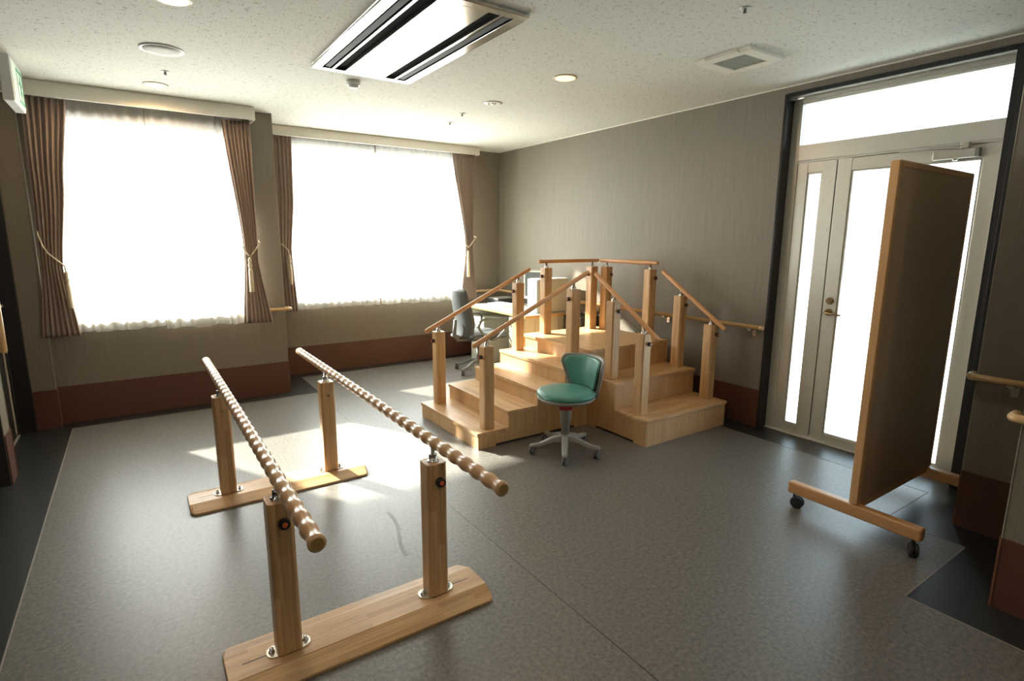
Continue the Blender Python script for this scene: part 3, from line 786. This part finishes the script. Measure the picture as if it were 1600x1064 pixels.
# ------------------------------------------------------------------ parallel bars
def knob(parent, loc, axis, r=0.019, name='height_knob'):
    # axis: unit vector it points along
    ax = Vector(axis); loc = Vector(loc)
    q = mb('black'); n = 12
    q.tube([loc, loc + ax*0.008], 0.010, 14)
    # ribbed grip
    up = Vector((0, 0, 1)); sd = ax.cross(up)
    A = []; B = []
    for i in range(n * 4):
        a = 2*math.pi*i/(n*4); rr = r * (1 + 0.07*math.cos(n*a))
        d = (up*math.sin(a) + sd*math.cos(a)) * rr
        A.append(q.bm.verts.new(loc + ax*0.006 + d)); B.append(q.bm.verts.new(loc + ax*0.024 + d*0.93))
    q.face(A[::-1]); q.face(B)
    for i in range(len(A)): q.face([A[i], A[(i+1) % len(A)], B[(i+1) % len(A)], B[i]], True)
    o = q.build(name, parent)
    q = mb('orange').tube([loc + ax*0.0241, loc + ax*0.027], [r*0.5, r*0.45], 18); c = q.build('cap', o); c['label'] = 'orange cap'
    return o
def bars():
    t = thing('parallel_bars', 'pair of ribbed wooden parallel bars on four posts and two base planks, in the foreground', 'parallel bars', (0.625, 2.68, 0))
    ox, oy = 0.625, 2.68
    xs = (0.331, 0.921)
    for yc in (1.92, 3.43):
        # plank with flat middle and sloping sides, rounded corners
        X0, X1, hw = 0.125 - ox, 1.125 - ox, 0.152
        prof = [(-hw, 0.0), (-hw, 0.012), (-0.075, 0.036), (-0.07, 0.038), (0.07, 0.038), (0.075, 0.036), (hw, 0.012), (hw, 0.0)]
        q = mb('woodX')
        secs = [(X0, 0.76), (X0 + 0.005, 0.86), (X0 + 0.015, 0.965), (X0 + 0.028, 1.0), (X1 - 0.028, 1.0), (X1 - 0.015, 0.965), (X1 - 0.005, 0.86), (X1, 0.76)]
        rows = []
        for x, k_ in secs:
            xx = x
            rows.append([q.bm.verts.new((xx, (p[0] if abs(p[0]) < 0.1 else math.copysign(min(abs(p[0]), hw*k_), p[0])) + yc - oy, p[1] * (1.0 if abs(p[0]) < 0.1 else 1) )) for p in prof])
        for a, b in zip(rows, rows[1:]):
            for i in range(len(prof)):
                q.face([a[i], a[(i+1) % len(prof)], b[(i+1) % len(prof)], b[i]])
        q.face(rows[0]); q.face(rows[-1])
        pl = q.build('base_plank', t, 0.002)
        for sx0, sx1 in ((xs[0] - 0.155, xs[0] - 0.062), (xs[1] + 0.062, xs[1] + 0.155)):
            mb('black').box(sx0 - ox, sx1 - ox, yc - oy - 0.0025, yc - oy + 0.0025, 0.037, 0.0385).build('adjustment_slot', pl)
        for xc in xs:
            h = 0.0425
            q = mb('woodZ'); c = 0.010
            oct_ = [(-h+c, -h), (h-c, -h), (h, -h+c), (h, h-c), (h-c, h), (-h+c, h), (-h, h-c), (-h, -h+c)]
            px, py = xc - ox, yc - oy
            q.prism([(px + a, py + b) for a, b in oct_], 'z', 0.042, 0.618)
            po = q.build('post', t, 0.004, seg=3)
            q = mb('brightsteel'); R = 0.026; P = []
            for i in range(9):
                a = -math.pi/2 + math.pi*i/8; P.append((px + 0.050 + R*math.cos(a), py + R*1.25*math.sin(a)))
            for i in range(9):
                a = math.pi/2 + math.pi*i/8; P.append((px - 0.050 + R*math.cos(a), py + R*1.25*math.sin(a)))
            q.prism(P, 'z', 0.038, 0.042); q.build('mounting_plate', po)
            for s_ in (-1, 1):
                mb('chrome').lathe([(0.0, 0.042), (0.011, 0.042), (0.011, 0.045), (0.007, 0.045), (0.007, 0.058), (0.0, 0.058)], (px + s_*0.058, py, 0), 12).build('bolt', po)
            mb('chrome').lathe([(0.0, 0.618), (0.024, 0.618), (0.024, 0.621), (0.0165, 0.622), (0.0165, 0.646), (0.0165, 0.648), (0.009, 0.649), (0.009, 0.676), (0.0, 0.676)], (px, py, 0), 24).build('height_collar', po)
            if yc < 3: knob(po, (px + 0.006, py - h, 0.545), (0, -1, 0))
            else:
                mb('brass').cyl((px, py - h, 0.535), (px, py - h - 0.003, 0.535), 0.007, n=14).build('screw', po)
                knob(po, (px, py + h, 0.545), (0, 1, 0))
    for xc in xs:
        y0, y1 = 1.405, 4.065; n = 33; P = []; R = []
        L = y1 - y0
        for i in range(n * 10 + 1):
            d = L * i / (n * 10)
            P.append((xc - ox, y0 + d - oy, 0.700)); R.append(0.0230 + 0.0026 * math.cos(2*math.pi*d*n/L))
        P.insert(0, (xc - ox, y0 - oy - 0.004, 0.70)); R.insert(0, 0.0175)
        P.append((xc - ox, y1 - oy + 0.004, 0.70)); R.append(0.0175)
        mb('rail').tube(P, R, 24, capmat='endgrain').build('hand_bar', t)
bars()

# ------------------------------------------------------------------ training stairs
def stairs():
    ox, oy = 3.2, 3.6
    t = thing('training_stairs', 'wooden corner training stairs with posts and handrails, two flights meeting at a platform', 'stairs', (ox, oy, 0))
    xw, xe = 2.965, 3.905
    y0, y1 = 3.255, 4.20
    H = 0.62; rl = H/5; rr = H/3
    noses = [1.914 + 0.265*k_ for k_ in range(4)]
    tt = 0.026; ov = 0.010
    B = lambda q, a, b, c, d, e, f: q.box(a-ox, b-ox, c-oy, d-oy, e, f)
    # left flight: treads, risers, side panels (stepped outline with a low cut-out)
    for k_, nx in enumerate(noses):
        z = rl*(k_+1); nxt = noses[k_+1] if k_ < 3 else xw
        B(mb('woodY'), nx, nxt + 0.012, y0, y1, z-tt, z).build('tread', t, 0.003)
        B(mb('riserX'), nx+ov, nx+ov+0.018, y0+0.020, y1-0.020, z-rl, z-tt).build('riser', t)
    B(mb('riserX'), xw+ov, xw+ov+0.018, y0+0.006, y1-0.006, 4*rl, H-tt).build('riser', t)
    for ya, yb in ((y0+0.004, y0+0.020), (y1-0.020, y1-0.004)):
        q = mb('sidepanel'); P = [(noses[0]+ov, 0.0)]
        P += [(noses[0]+0.16, 0.0), (noses[0]+0.16, 0.018), (xw-0.14, 0.018), (xw-0.14, 0), (xw, 0)]
        P += [(xw, 4*rl-tt)]
        for k_ in (3, 2, 1, 0):
            P.append((noses[k_]+ov, rl*(k_+1)-tt))
            if k_: P.append((noses[k_]+ov, rl*k_-tt))
        q.prism([(a-ox, b) for a, b in P], 'y', ya-oy, yb-oy); q.build('side_panel', t)
    # platform
    B(mb('woodY'), xw, xe, y0, y1, H-tt, H).build('platform_top', t, 0.003)
    q = mb('sidepanel')
    B(q, xw+0.0, xe-0.004, y1-0.022, y1-0.004, 0, H-tt); B(q, xe-0.022, xe-0.004, y0+0.0, y1-0.022, 0, H-tt)
    B(q, xw, xe-0.022, y0+ov, y0+ov+0.018, 2*rr, H-tt)
    B(q, xw, xw+0.018, y0+0.03, y1-0.03, 0, 4*rl-0.03)
    q.build('platform_box', t)
    # right flight (descends towards the camera)
    ny = [2.620, 2.945]
    for k_, yy in enumerate(ny):
        z = rr*(k_+1); nxt = ny[k_+1] if k_ < 1 else y0
        B(mb('woodX'), xw, xe, yy, nxt+0.012, z-tt, z).build('tread', t, 0.003)
        B(mb('riserX'), xw+0.020, xe-0.020, yy+ov, yy+ov+0.018, z-rr, z-tt).build('riser', t)
    for xa, xb in ((xw+0.004, xw+0.020), (xe-0.020, xe-0.004)):
        q = mb('sidepanel')
        P = [(ny[0]+ov, 0), (ny[0]+0.13, 0), (ny[0]+0.13, 0.018), (y0-0.09, 0.018), (y0-0.09, 0), (y0+0.02, 0), (y0+0.02, 2*rr-tt), (ny[1]+ov, 2*rr-tt), (ny[1]+ov, rr-tt), (ny[0]+ov, rr-tt)]
        q.prism([(a-oy, b) for a, b in P], 'x', xa-ox, xb-ox); q.build('side_panel', t)
    # posts
    def post(x, y, z, face, hgt=0.615):
        h = 0.0425; c = 0.008; px, py = x-ox, y-oy
        oct_ = [(-h+c, -h), (h-c, -h), (h, -h+c), (h, h-c), (h-c, h), (-h+c, h), (-h, h-c), (-h, -h+c)]
        q = mb('woodZ').prism([(px+a, py+b) for a, b in oct_], 'z', z, z+hgt); po = q.build('post', t, 0.003)
        zt = z + hgt
        mb('chrome').lathe([(0.0, 0), (0.020, 0), (0.018, 0.002), (0.018, 0.022), (0.010, 0.023), (0.010, 0.044), (0.0, 0.044)], (px, py, zt), 20).build('height_collar', po)
        if face == 'x': knob(po, (px-h, py, zt-0.075), (-1, 0, 0), 0.015)
        else: knob(po, (px+0.012, py-h, zt-0.075), (0, -1, 0), 0.015)
        return zt + 0.044
    yn, yf = 3.335, 4.10
    xn, xf = 3.05, 3.835
    post(2.045, yf, rl, 'x'); post(2.85, yf, 4*rl, 'x'); post(2.045, yn, rl, 'x'); post(2.85, yn, 4*rl, 'x')
    post(3.165, yf, H, 'x'); post(3.735, yf, H, 'x')
    post(xf, 4.0, H, 'y'); post(xf, 3.44, H, 'y')
    post(xf, 3.09, 2*rr, 'y'); post(xf, 2.77, rr, 'y'); post(xn, 3.09, 2*rr, 'y'); post(xn, 2.77, rr, 'y')
    # handrails
    R = 0.0175
    def hr(p0, p1, mat):
        p0 = Vector(p0) - Vector((ox, oy, 0)); p1 = Vector(p1) - Vector((ox, oy, 0)); d = (p1-p0).normalized()
        q = mb(mat).tube([p0, p0 + d*0.004, p0 + d*0.012, p1 - d*0.012, p1 - d*0.004, p1], [R*0.6, R*0.88, R, R, R*0.88, R*0.6], 20); q.build('handrail', t)
    zl = lambda x: rl + 0.615 + 0.044 + R + (x - 2.045) * (3*rl) / (2.85 - 2.045)
    hr((1.925, yf, zl(1.925)), (2.975, yf, zl(2.975)), 'railX'); hr((1.925, yn, zl(1.925)), (2.998, yn, zl(2.998)), 'railX')
    zt = H + 0.615 + 0.044 + R - 0.002
    hr((3.072, yf, zt), (3.812, yf, zt), 'railX'); hr((xf, 4.09, zt), (xf, 3.355, zt), 'railX')
    zr = lambda y: rr + 0.615 + 0.044 + R + (y - 2.77) * rr / (3.09 - 2.77)
    hr((xf, 3.30, zr(3.30)), (xf, 2.635, zr(2.635)), 'railX'); hr((xn, 3.306, zr(3.306)), (xn, 2.63, zr(2.63)), 'railX')
M['sidepanel'] = wood('veneer_side_panel', 'Z', (0.58, 0.36, 0.17), (0.54, 0.33, 0.15), strip=0.09, block=5, grain=0.22)
stairs()

# ------------------------------------------------------------------ green stool
def caster(parent, x, y, ang, r=0.028, w=0.014, stemtop=0.065, mat='caster', name='caster'):
    q = mb(mat); c, s_ = math.cos(ang), math.sin(ang)
    ox_, oy_ = x - c*0.018, y - s_*0.018     # wheel trails the stem
    for k_ in (-1, 1):
        wx, wy = -s_*k_, c*k_
        a = (ox_ + wx*0.004, oy_ + wy*0.004, r); b = (ox_ + wx*(0.004+w), oy_ + wy*(0.004+w), r)
        q.tube([a, (a[0]+wx*0.002, a[1]+wy*0.002, r), (b[0]-wx*0.003, b[1]-wy*0.003, r), b], [r*0.9, r, r, r*0.85], 20)
    q.cyl((ox_ - s_*-0.004, oy_ + c*-0.004, r), (ox_ - s_*0.004, oy_ + c*0.004, r), r*0.7)
    q.tube([(ox_, oy_, r+r*0.75), (x, y, r*1.9), (x, y, stemtop)], [0.010, 0.009, 0.006], 10)
    return q.build(name, parent)
def five_star(parent, rad, ang0, zc, mat, ztip=0.062, hub=0.032):
    q = mb(mat)
    ends = []
    for i in range(5):
        a = ang0 + i*2*math.pi/5; c, s_ = math.cos(a), math.sin(a)
        secs = [(hub*0.5, 0.028, zc-0.030, zc+0.018), (rad*0.35, 0.025, zc-0.022, zc+0.010), (rad*0.75, 0.021, ztip+0.002, ztip+0.026), (rad, 0.018, ztip, ztip+0.020), (rad+0.014, 0.009, ztip, ztip+0.012)]
        rows = []
        for d, hw, zb, zt_ in secs:
            rows.append([q.bm.verts.new((c*d - s_*o_, s_*d + c*o_, z)) for o_, z in ((-hw, zb), (hw, zb), (hw*0.75, zt_), (-hw*0.75, zt_))])
        for A, B in zip(rows, rows[1:]):
            for k_ in range(4): q.face([A[k_], A[(k_+1) % 4], B[(k_+1) % 4], B[k_]])
        q.face(rows[0]); q.face(rows[-1]); ends.append((c*rad, s_*rad, a))
    q.lathe([(0.0, zc-0.035), (hub, zc-0.035), (hub, zc+0.02), (hub*0.8, zc+0.03), (0, zc+0.03)], n=24)
    return q.build('star_base', parent, 0.004), ends
def stool():
    t = thing('stool', 'green vinyl round stool with low curved backrest and grey star base on castors', 'stool', (2.42, 2.885, 0))
    base, ends = five_star(t, 0.245, math.radians(158), 0.115, 'greyplastic')
    for i, (x, y, a) in enumerate(ends): caster(t, x, y, a + math.radians([40, -30, 75, 20, -60][i]))
    mb('greyplastic').lathe([(0.0, 0.10), (0.029, 0.10), (0.029, 0.225), (0.037, 0.228), (0.041, 0.30), (0.050, 0.36), (0.054, 0.39), (0.0, 0.39)], n=28).build('gas_column', t)
    mb('greyplastic').lathe([(0.0, 0.375), (0.10, 0.378), (0.185, 0.395), (0.203, 0.410), (0.203, 0.418), (0.195, 0.422), (0, 0.422)], n=48).build('seat_pan', t)
    mb('green').lathe([(0.0, 0.420), (0.195, 0.420), (0.205, 0.430), (0.207, 0.445), (0.198, 0.458), (0.17, 0.465), (0.08, 0.468), (0.0, 0.468)], n=48).build('seat_cushion', t)
    o = mb('red').box(-0.048, 0.048, -0.014, 0.014, -0.016, 0.016).build('height_lever', t, 0.010, loc=(-0.045, -0.050, 0.350), rotz=math.radians(-34))
    o['label'] = 'red lever'
    # curved backrest: grey shell outside, green pad inside; built round the seat edge
    def shell(mat, r_in, r_out, half, z0, z1, name, inset, mid=math.radians(1), lean=0.16, label=None):
        q = mb(mat); nu, nv = 28, 14; F = []; K = []
        for j in range(nv+1):
            v = j/nv; z = z0 + (z1-z0)*v
            # narrow at the bottom, wide at the top with rounded corners
            hw = half * (0.66 + 0.34*min(1, v*1.25)**0.9)
            if v > 0.8: hw *= math.sqrt(max(0.0, 1 - ((v-0.8)/0.2)**2 * 0.25))
            ra, rb = [], []
            for i in range(nu+1):
                u = -1 + 2*i/nu; a = mid + hw*u
                edge = (1-abs(u))**0.5 if abs(u) > 0.9 else 1
                rr_ = lean*(z - z0)
                zz = z + (0.012*(1-u*u) if v > 0.9 else 0)
                bulge = 0.010 * (1-u**4) * math.sin(math.pi*min(1, max(0, v)))
                ra.append(q.bm.verts.new(((r_in - bulge*inset + rr_)*math.cos(a), (r_in - bulge*inset + rr_)*math.sin(a), zz)))
                rb.append(q.bm.verts.new(((r_out + rr_ + bulge*(1-inset))*math.cos(a), (r_out + rr_ + bulge*(1-inset))*math.sin(a), zz)))
            F.append(ra); K.append(rb)
        for A, flip in ((F, 0), (K, 1)):
            for j in range(nv):
                for i in range(nu): q.face([A[j][i], A[j][i+1], A[j+1][i+1], A[j+1][i]], True)
        for j in range(nv):
            q.face([F[j][0], F[j+1][0], K[j+1][0], K[j][0]], True); q.face([F[j][nu], F[j+1][nu], K[j+1][nu], K[j][nu]], True)
        for i in range(nu):
            q.face([F[0][i], F[0][i+1], K[0][i+1], K[0][i]], True); q.face([F[nv][i], F[nv][i+1], K[nv][i+1], K[nv][i]], True)
        o = q.build(name, t)
        md = o.modifiers.new('b', 'BEVEL'); md.width = 0.004; md.segments = 2; md.limit_method = 'ANGLE'; md.angle_limit = math.radians(45)
    shell('greyplastic', 0.200, 0.220, math.radians(60), 0.40, 0.672, 'backrest_shell', 0)
    shell('green', 0.182, 0.199, math.radians(54), 0.462, 0.660, 'backrest_pad', 1)
stool()

# ------------------------------------------------------------------ rolling partition
def partition():
    x0, x1 = 2.965, 3.905; yc = 1.215
    t = thing('partition_screen', 'tall wooden partition screen on castor feet in front of the entrance door', 'partition screen', ((x0+x1)/2, yc, 0))
    cx = (x0+x1)/2; a, b = x0-cx, x1-cx; Z0, Z1 = 0.125, 1.868; h = 0.020
    q = mb('boardwood')
    q.box(a, a+0.030, -h, h, 0.155, Z1).box(b-0.030, b, -h, h, 0.155, Z1)
    q.box(a+0.030, b-0.030, -h, h, Z1-0.030, Z1).box(a+0.030, b-0.030, -h, h, Z0, Z0+0.03)
    q.build('frame', t, 0.004)
    mb('boardpanel').box(a+0.030, b-0.030, -h+0.002, h-0.002, Z0+0.03, Z1-0.030).build('panel', t)
    for fx in (a, b-0.055):
        q = mb('footwood').box(fx, fx+0.055, -0.310, 0.345, 0.085, 0.150); fo = q.build('foot', t, 0.010, seg=3)
        for yy, an in ((-0.275, 30), (0.315, 100)):
            caster(t, fx+0.027, yy, math.radians(an), 0.034, 0.015, 0.088, 'rubber')
partition()

# ------------------------------------------------------------------ desk corner
def desk():
    t = thing('desk', 'pale office desk with wooden edge and beige drawer unit against the right wall', 'desk', (3.71, 5.32, 0))
    ox, oy = 3.71, 5.32
    B = lambda q, a, b, c, d, e, f: q.box(a-ox, b-ox, c-oy, d-oy, e, f)
    q = mb('desk'); B(q, 3.362, 4.055, 4.70, 5.94, 0.672, 0.70); to = q.build('desk_top', t, 0.002)
    q = mb('deskedge'); B(q, 3.350, 3.362, 4.69, 5.95, 0.672, 0.699); B(q, 3.362, 4.055, 4.688, 4.70, 0.672, 0.699); q.build('edge_band', to, 0.002)
    q = mb('beige'); B(q, 3.375, 4.0, 4.72, 5.02, 0.03, 0.668); pd = q.build('pedestal', t, 0.003)
    for z0_, z1_ in ((0.05, 0.26), (0.27, 0.48), (0.49, 0.65)):
        q = mb('beige'); B(q, 3.362, 3.375, 4.73, 5.01, z0_, z1_); dr = q.build('drawer', pd, 0.003)
        q = mb('greyplastic'); B(q, 3.352, 3.362, 4.82, 4.92, z1_-0.05, z1_-0.035); q.build('handle', dr)
    for xx in (3.5, 3.66, 3.82):
        q = mb('greyplastic'); B(q, xx, xx+0.004, 4.718, 4.720, 0.05, 0.65); q.build('panel_joint', pd)
    q = mb('desk'); B(q, 3.40, 4.04, 5.88, 5.91, 0, 0.672); q.build('side_panel', t, 0.003)
    q = mb('desk'); B(q, 3.98, 4.0, 5.03, 5.88, 0.25, 0.672); q.build('modesty_panel', t, 0.002)
    t2 = thing('filing_cabinet', 'small pale grey cabinet on the floor under the far end of the desk', 'cabinet', (3.60, 5.72, 0))
    mb('desk').box(-0.20, 0.22, -0.14, 0.14, 0.012, 0.56).build('body', t2, 0.004)
    for z0_, z1_ in ((0.03, 0.20), (0.21, 0.38), (0.39, 0.55)):
        dr = mb('desk').box(-0.212, -0.20, -0.13, 0.13, z0_, z1_).build('drawer', t2, 0.002)
        mb('greyplastic').box(-0.217, -0.212, -0.05, 0.05, z1_-0.03, z1_-0.02).build('handle', dr)
    mb('greyplastic').box(-0.19, 0.21, -0.13, 0.13, 0, 0.012).build('plinth', t2)
desk()
t = thing('computer_monitor', 'flat computer monitor with pale bezel on the desk', 'monitor', (3.81, 5.115, 0.70), math.radians(31))
q = mb('plastic_white'); q.box(-0.02, 0.0, -0.15, -0.137, 0.12, 0.44).box(-0.02, 0.0, 0.137, 0.15, 0.12, 0.44).box(-0.02, 0.0, -0.137, 0.137, 0.425, 0.44).box(-0.02, 0.0, -0.137, 0.137, 0.12, 0.145).box(0.0, 0.03, -0.145, 0.145, 0.13, 0.43)
q.build('housing', t, 0.003)
mb('screen').box(-0.015, -0.001, -0.137, 0.137, 0.145, 0.425).build('screen', t)
mb('plastic_white').lathe([(0, 0), (0.10, 0), (0.098, 0.012), (0.03, 0.02), (0, 0.02)], (0.03, 0, 0), 28).box(0.02, 0.045, -0.03, 0.03, 0.02, 0.20).build('stand', t, 0.002)
t = thing('computer_tower', 'beige computer tower with pale blue front standing on the near end of the desk', 'computer', (3.765, 4.835, 0.70))
mb('beige').box(-0.195, 0.21, -0.09, 0.09, 0.006, 0.375).build('case', t, 0.006)
fb = mb('blueplastic').box(-0.222, -0.195, -0.088, 0.088, 0.008, 0.373).build('front_bezel', t, 0.008); fb['label'] = 'pale blue front bezel'
q = mb('plastic_white')
for i in range(8): q.box(-0.225, -0.222, -0.05, 0.05, 0.06 + i*0.028, 0.072 + i*0.028)
q.build('bezel_slats', fb)
mb('rubber').box(-0.17, -0.14, -0.07, 0.07, 0, 0.006).box(0.14, 0.17, -0.07, 0.07, 0, 0.006).build('foot', t)
t = thing('paper_stack', 'white stack of papers on the desk behind the handrail post', 'papers', (3.56, 5.45, 0.70))
for i, (a, w_, d_) in enumerate(((0.05, 0.11, 0.15), (-0.1, 0.11, 0.155), (0.15, 0.105, 0.15))):
    mb('paper').box(-w_, w_, -d_, d_, i*0.016, i*0.016 + 0.015).build('paper_bundle', t, 0.001, rotz=a)
t = thing('keyboard', 'pale keyboard in front of the monitor on the desk', 'keyboard', (3.50, 5.12, 0.70))
kb = mb('plastic_white').box(-0.07, 0.07, -0.19, 0.17, 0, 0.016).build('body', t, 0.004)
q = mb('desk')
for i in range(5):
    for j in range(15): q.box(-0.058 + i*0.024, -0.040 + i*0.024, -0.18 + j*0.0225, -0.162 + j*0.0225, 0.016, 0.021)
q.build('keys', kb)
t = thing('printer', 'low black office machine at the far end of the desk under the handrail', 'printer', (3.83, 5.78, 0.70))
mb('black').box(-0.20, 0.12, -0.13, 0.13, 0, 0.075).build('body', t, 0.010)
mb('greyplastic').box(-0.19, 0.05, -0.10, 0.10, 0.075, 0.080).build('lid', t, 0.002)
mb('black').box(-0.25, -0.20, -0.09, 0.09, 0.010, 0.016).build('tray', t, 0.002)
t = thing('floor_cabinet', 'black box on the floor between the desk and the stairs platform', 'cabinet', (3.90, 4.43, 0))
mb('black').box(-0.13, 0.13, -0.14, 0.14, 0.01, 0.70).build('cabinet', t, 0.006)
mb('rubber').box(-0.11, 0.11, -0.12, 0.12, 0, 0.01).build('foot', t)
def cable(label, pts, r, mat, name='cable'):
    b = Vector(pts[0]); P = [Vector(p) - b for p in pts]
    # smooth the path
    Q = []
    for i in range(len(P)-1):
        p0, p1, p2, p3 = P[max(i-1, 0)], P[i], P[i+1], P[min(i+2, len(P)-1)]
        for k_ in range(8):
            s_ = k_/8; Q.append(0.5*((2*p1) + (p2-p0)*s_ + (2*p0-5*p1+4*p2-p3)*s_**2 + (3*p1-p0-3*p2+p3)*s_**3))
    Q.append(P[-1])
    o = mb(mat).tube(Q, r, 8).build(name); o.location = b
    return tag(o, label, 'cable')
cable('thin pale cable slanting down the right wall behind the platform', [(4.060, 4.18, 0.80), (4.058, 3.95, 0.70), (4.058, 3.75, 0.60), (4.058, 3.60, 0.56), (4.058, 3.50, 0.50), (4.058, 3.45, 0.02)], 0.004, 'cord')
cable('white tangled cable hanging between the black box and the wall', [(4.045, 4.62, 0.71), (4.045, 4.60, 0.66), (4.04, 4.50, 0.74), (4.045, 4.42, 0.80), (4.05, 4.36, 0.70), (4.045, 4.33, 0.60), (4.045, 4.30, 0.72), (4.05, 4.27, 0.62), (4.045, 4.30, 0.50), (4.045, 4.25, 0.35), (4.045, 4.24, 0.02)], 0.006, 'paper')

# ------------------------------------------------------------------ office chair
def office_chair():
    t = thing('office_chair', 'grey office armchair on castors at the desk, seen behind the stairs', 'office chair', (3.17, 5.34, 0), math.radians(0))
    base, ends = five_star(t, 0.285, math.radians(200), 0.13, 'chairframe', 0.06, 0.035)
    for i, (x, y, a) in enumerate(ends): caster(t, x, y, a + math.radians([30, -50, 60, 10, 90][i]), 0.025, 0.011, 0.065, 'caster')
    mb('chairframe').lathe([(0, 0.12), (0.028, 0.12), (0.028, 0.26), (0.018, 0.265), (0.018, 0.38), (0.0, 0.38)], n=20).build('gas_column', t)
    mb('black').box(-0.12, 0.12, -0.09, 0.09, 0.37, 0.40).build('tilt_mechanism', t, 0.006)
    # seat: rounded slab
    def slab(mat, x0, x1, y0, y1, z0, z1, name, sub=0.03, parent=t):
        o = mb(mat).box(x0, x1, y0, y1, z0, z1).build(name, parent, sub, seg=5)
        for p in o.data.polygons: p.use_smooth = True
        return o
    slab('chairgrey', -0.21, 0.25, -0.23, 0.23, 0.40, 0.465, 'seat')
    # backrest: curved, S-profiled pad
    q = mb('chairgrey'); nu, nv = 14, 20; Fr, Bk = [], []
    for j in range(nv+1):
        v = j/nv; z = 0.42 + 0.54*v
        hw = 0.20 * (0.80 + 0.24*math.sin(math.pi*min(1, v*1.1))) * (1 if v < 0.88 else math.sqrt(max(0.02, 1 - ((v-0.88)/0.12)**2*0.6)))
        xb = -0.235 + 0.045*math.sin(math.pi*v*1.2)*(1 - v) - 0.055*v
        A, B_ = [], []
        for i in range(nu+1):
            u = -1 + 2*i/nu; cv = 0.045*u*u
            th = 0.030*(1-abs(u)**3) + 0.010
            A.append(q.bm.verts.new((xb + cv + th*0.8, hw*u, z))); B_.append(q.bm.verts.new((xb + cv - th*0.8, hw*u, z)))
        Fr.append(A); Bk.append(B_)
    for A in (Fr, Bk):
        for j in range(nv):
            for i in range(nu): q.face([A[j][i], A[j][i+1], A[j+1][i+1], A[j+1][i]], True)
    for j in range(nv):
        for i in (0, nu): q.face([Fr[j][i], Fr[j+1][i], Bk[j+1][i], Bk[j][i]], True)
    for i in range(nu):
        for j in (0, nv): q.face([Fr[j][i], Fr[j][i+1], Bk[j][i+1], Bk[j][i]], True)
    q.build('backrest', t)
    q = mb('chairframe').tube([(-0.10, 0, 0.385), (-0.27, 0, 0.39), (-0.315, 0, 0.45), (-0.30, 0, 0.62)], [0.02, 0.022, 0.024, 0.018], 12)
    q.cyl((-0.305, -0.07, 0.44), (-0.305, 0.07, 0.44), 0.018, n=14)
    q.build('back_support', t)
    for s_ in (-1, 1):
        y = s_*0.265
        P = rounded([(0.04, s_*0.20, 0.395), (0.06, y, 0.40), (0.19, y, 0.50), (0.20, y, 0.625), (-0.12, y, 0.645), (-0.17, y, 0.55), (-0.06, y, 0.44), (-0.05, s_*0.20, 0.395)], 0.06, 6)
        mb('chairframe').tube(P, 0.0135, 12).build('armrest', t)
office_chair()
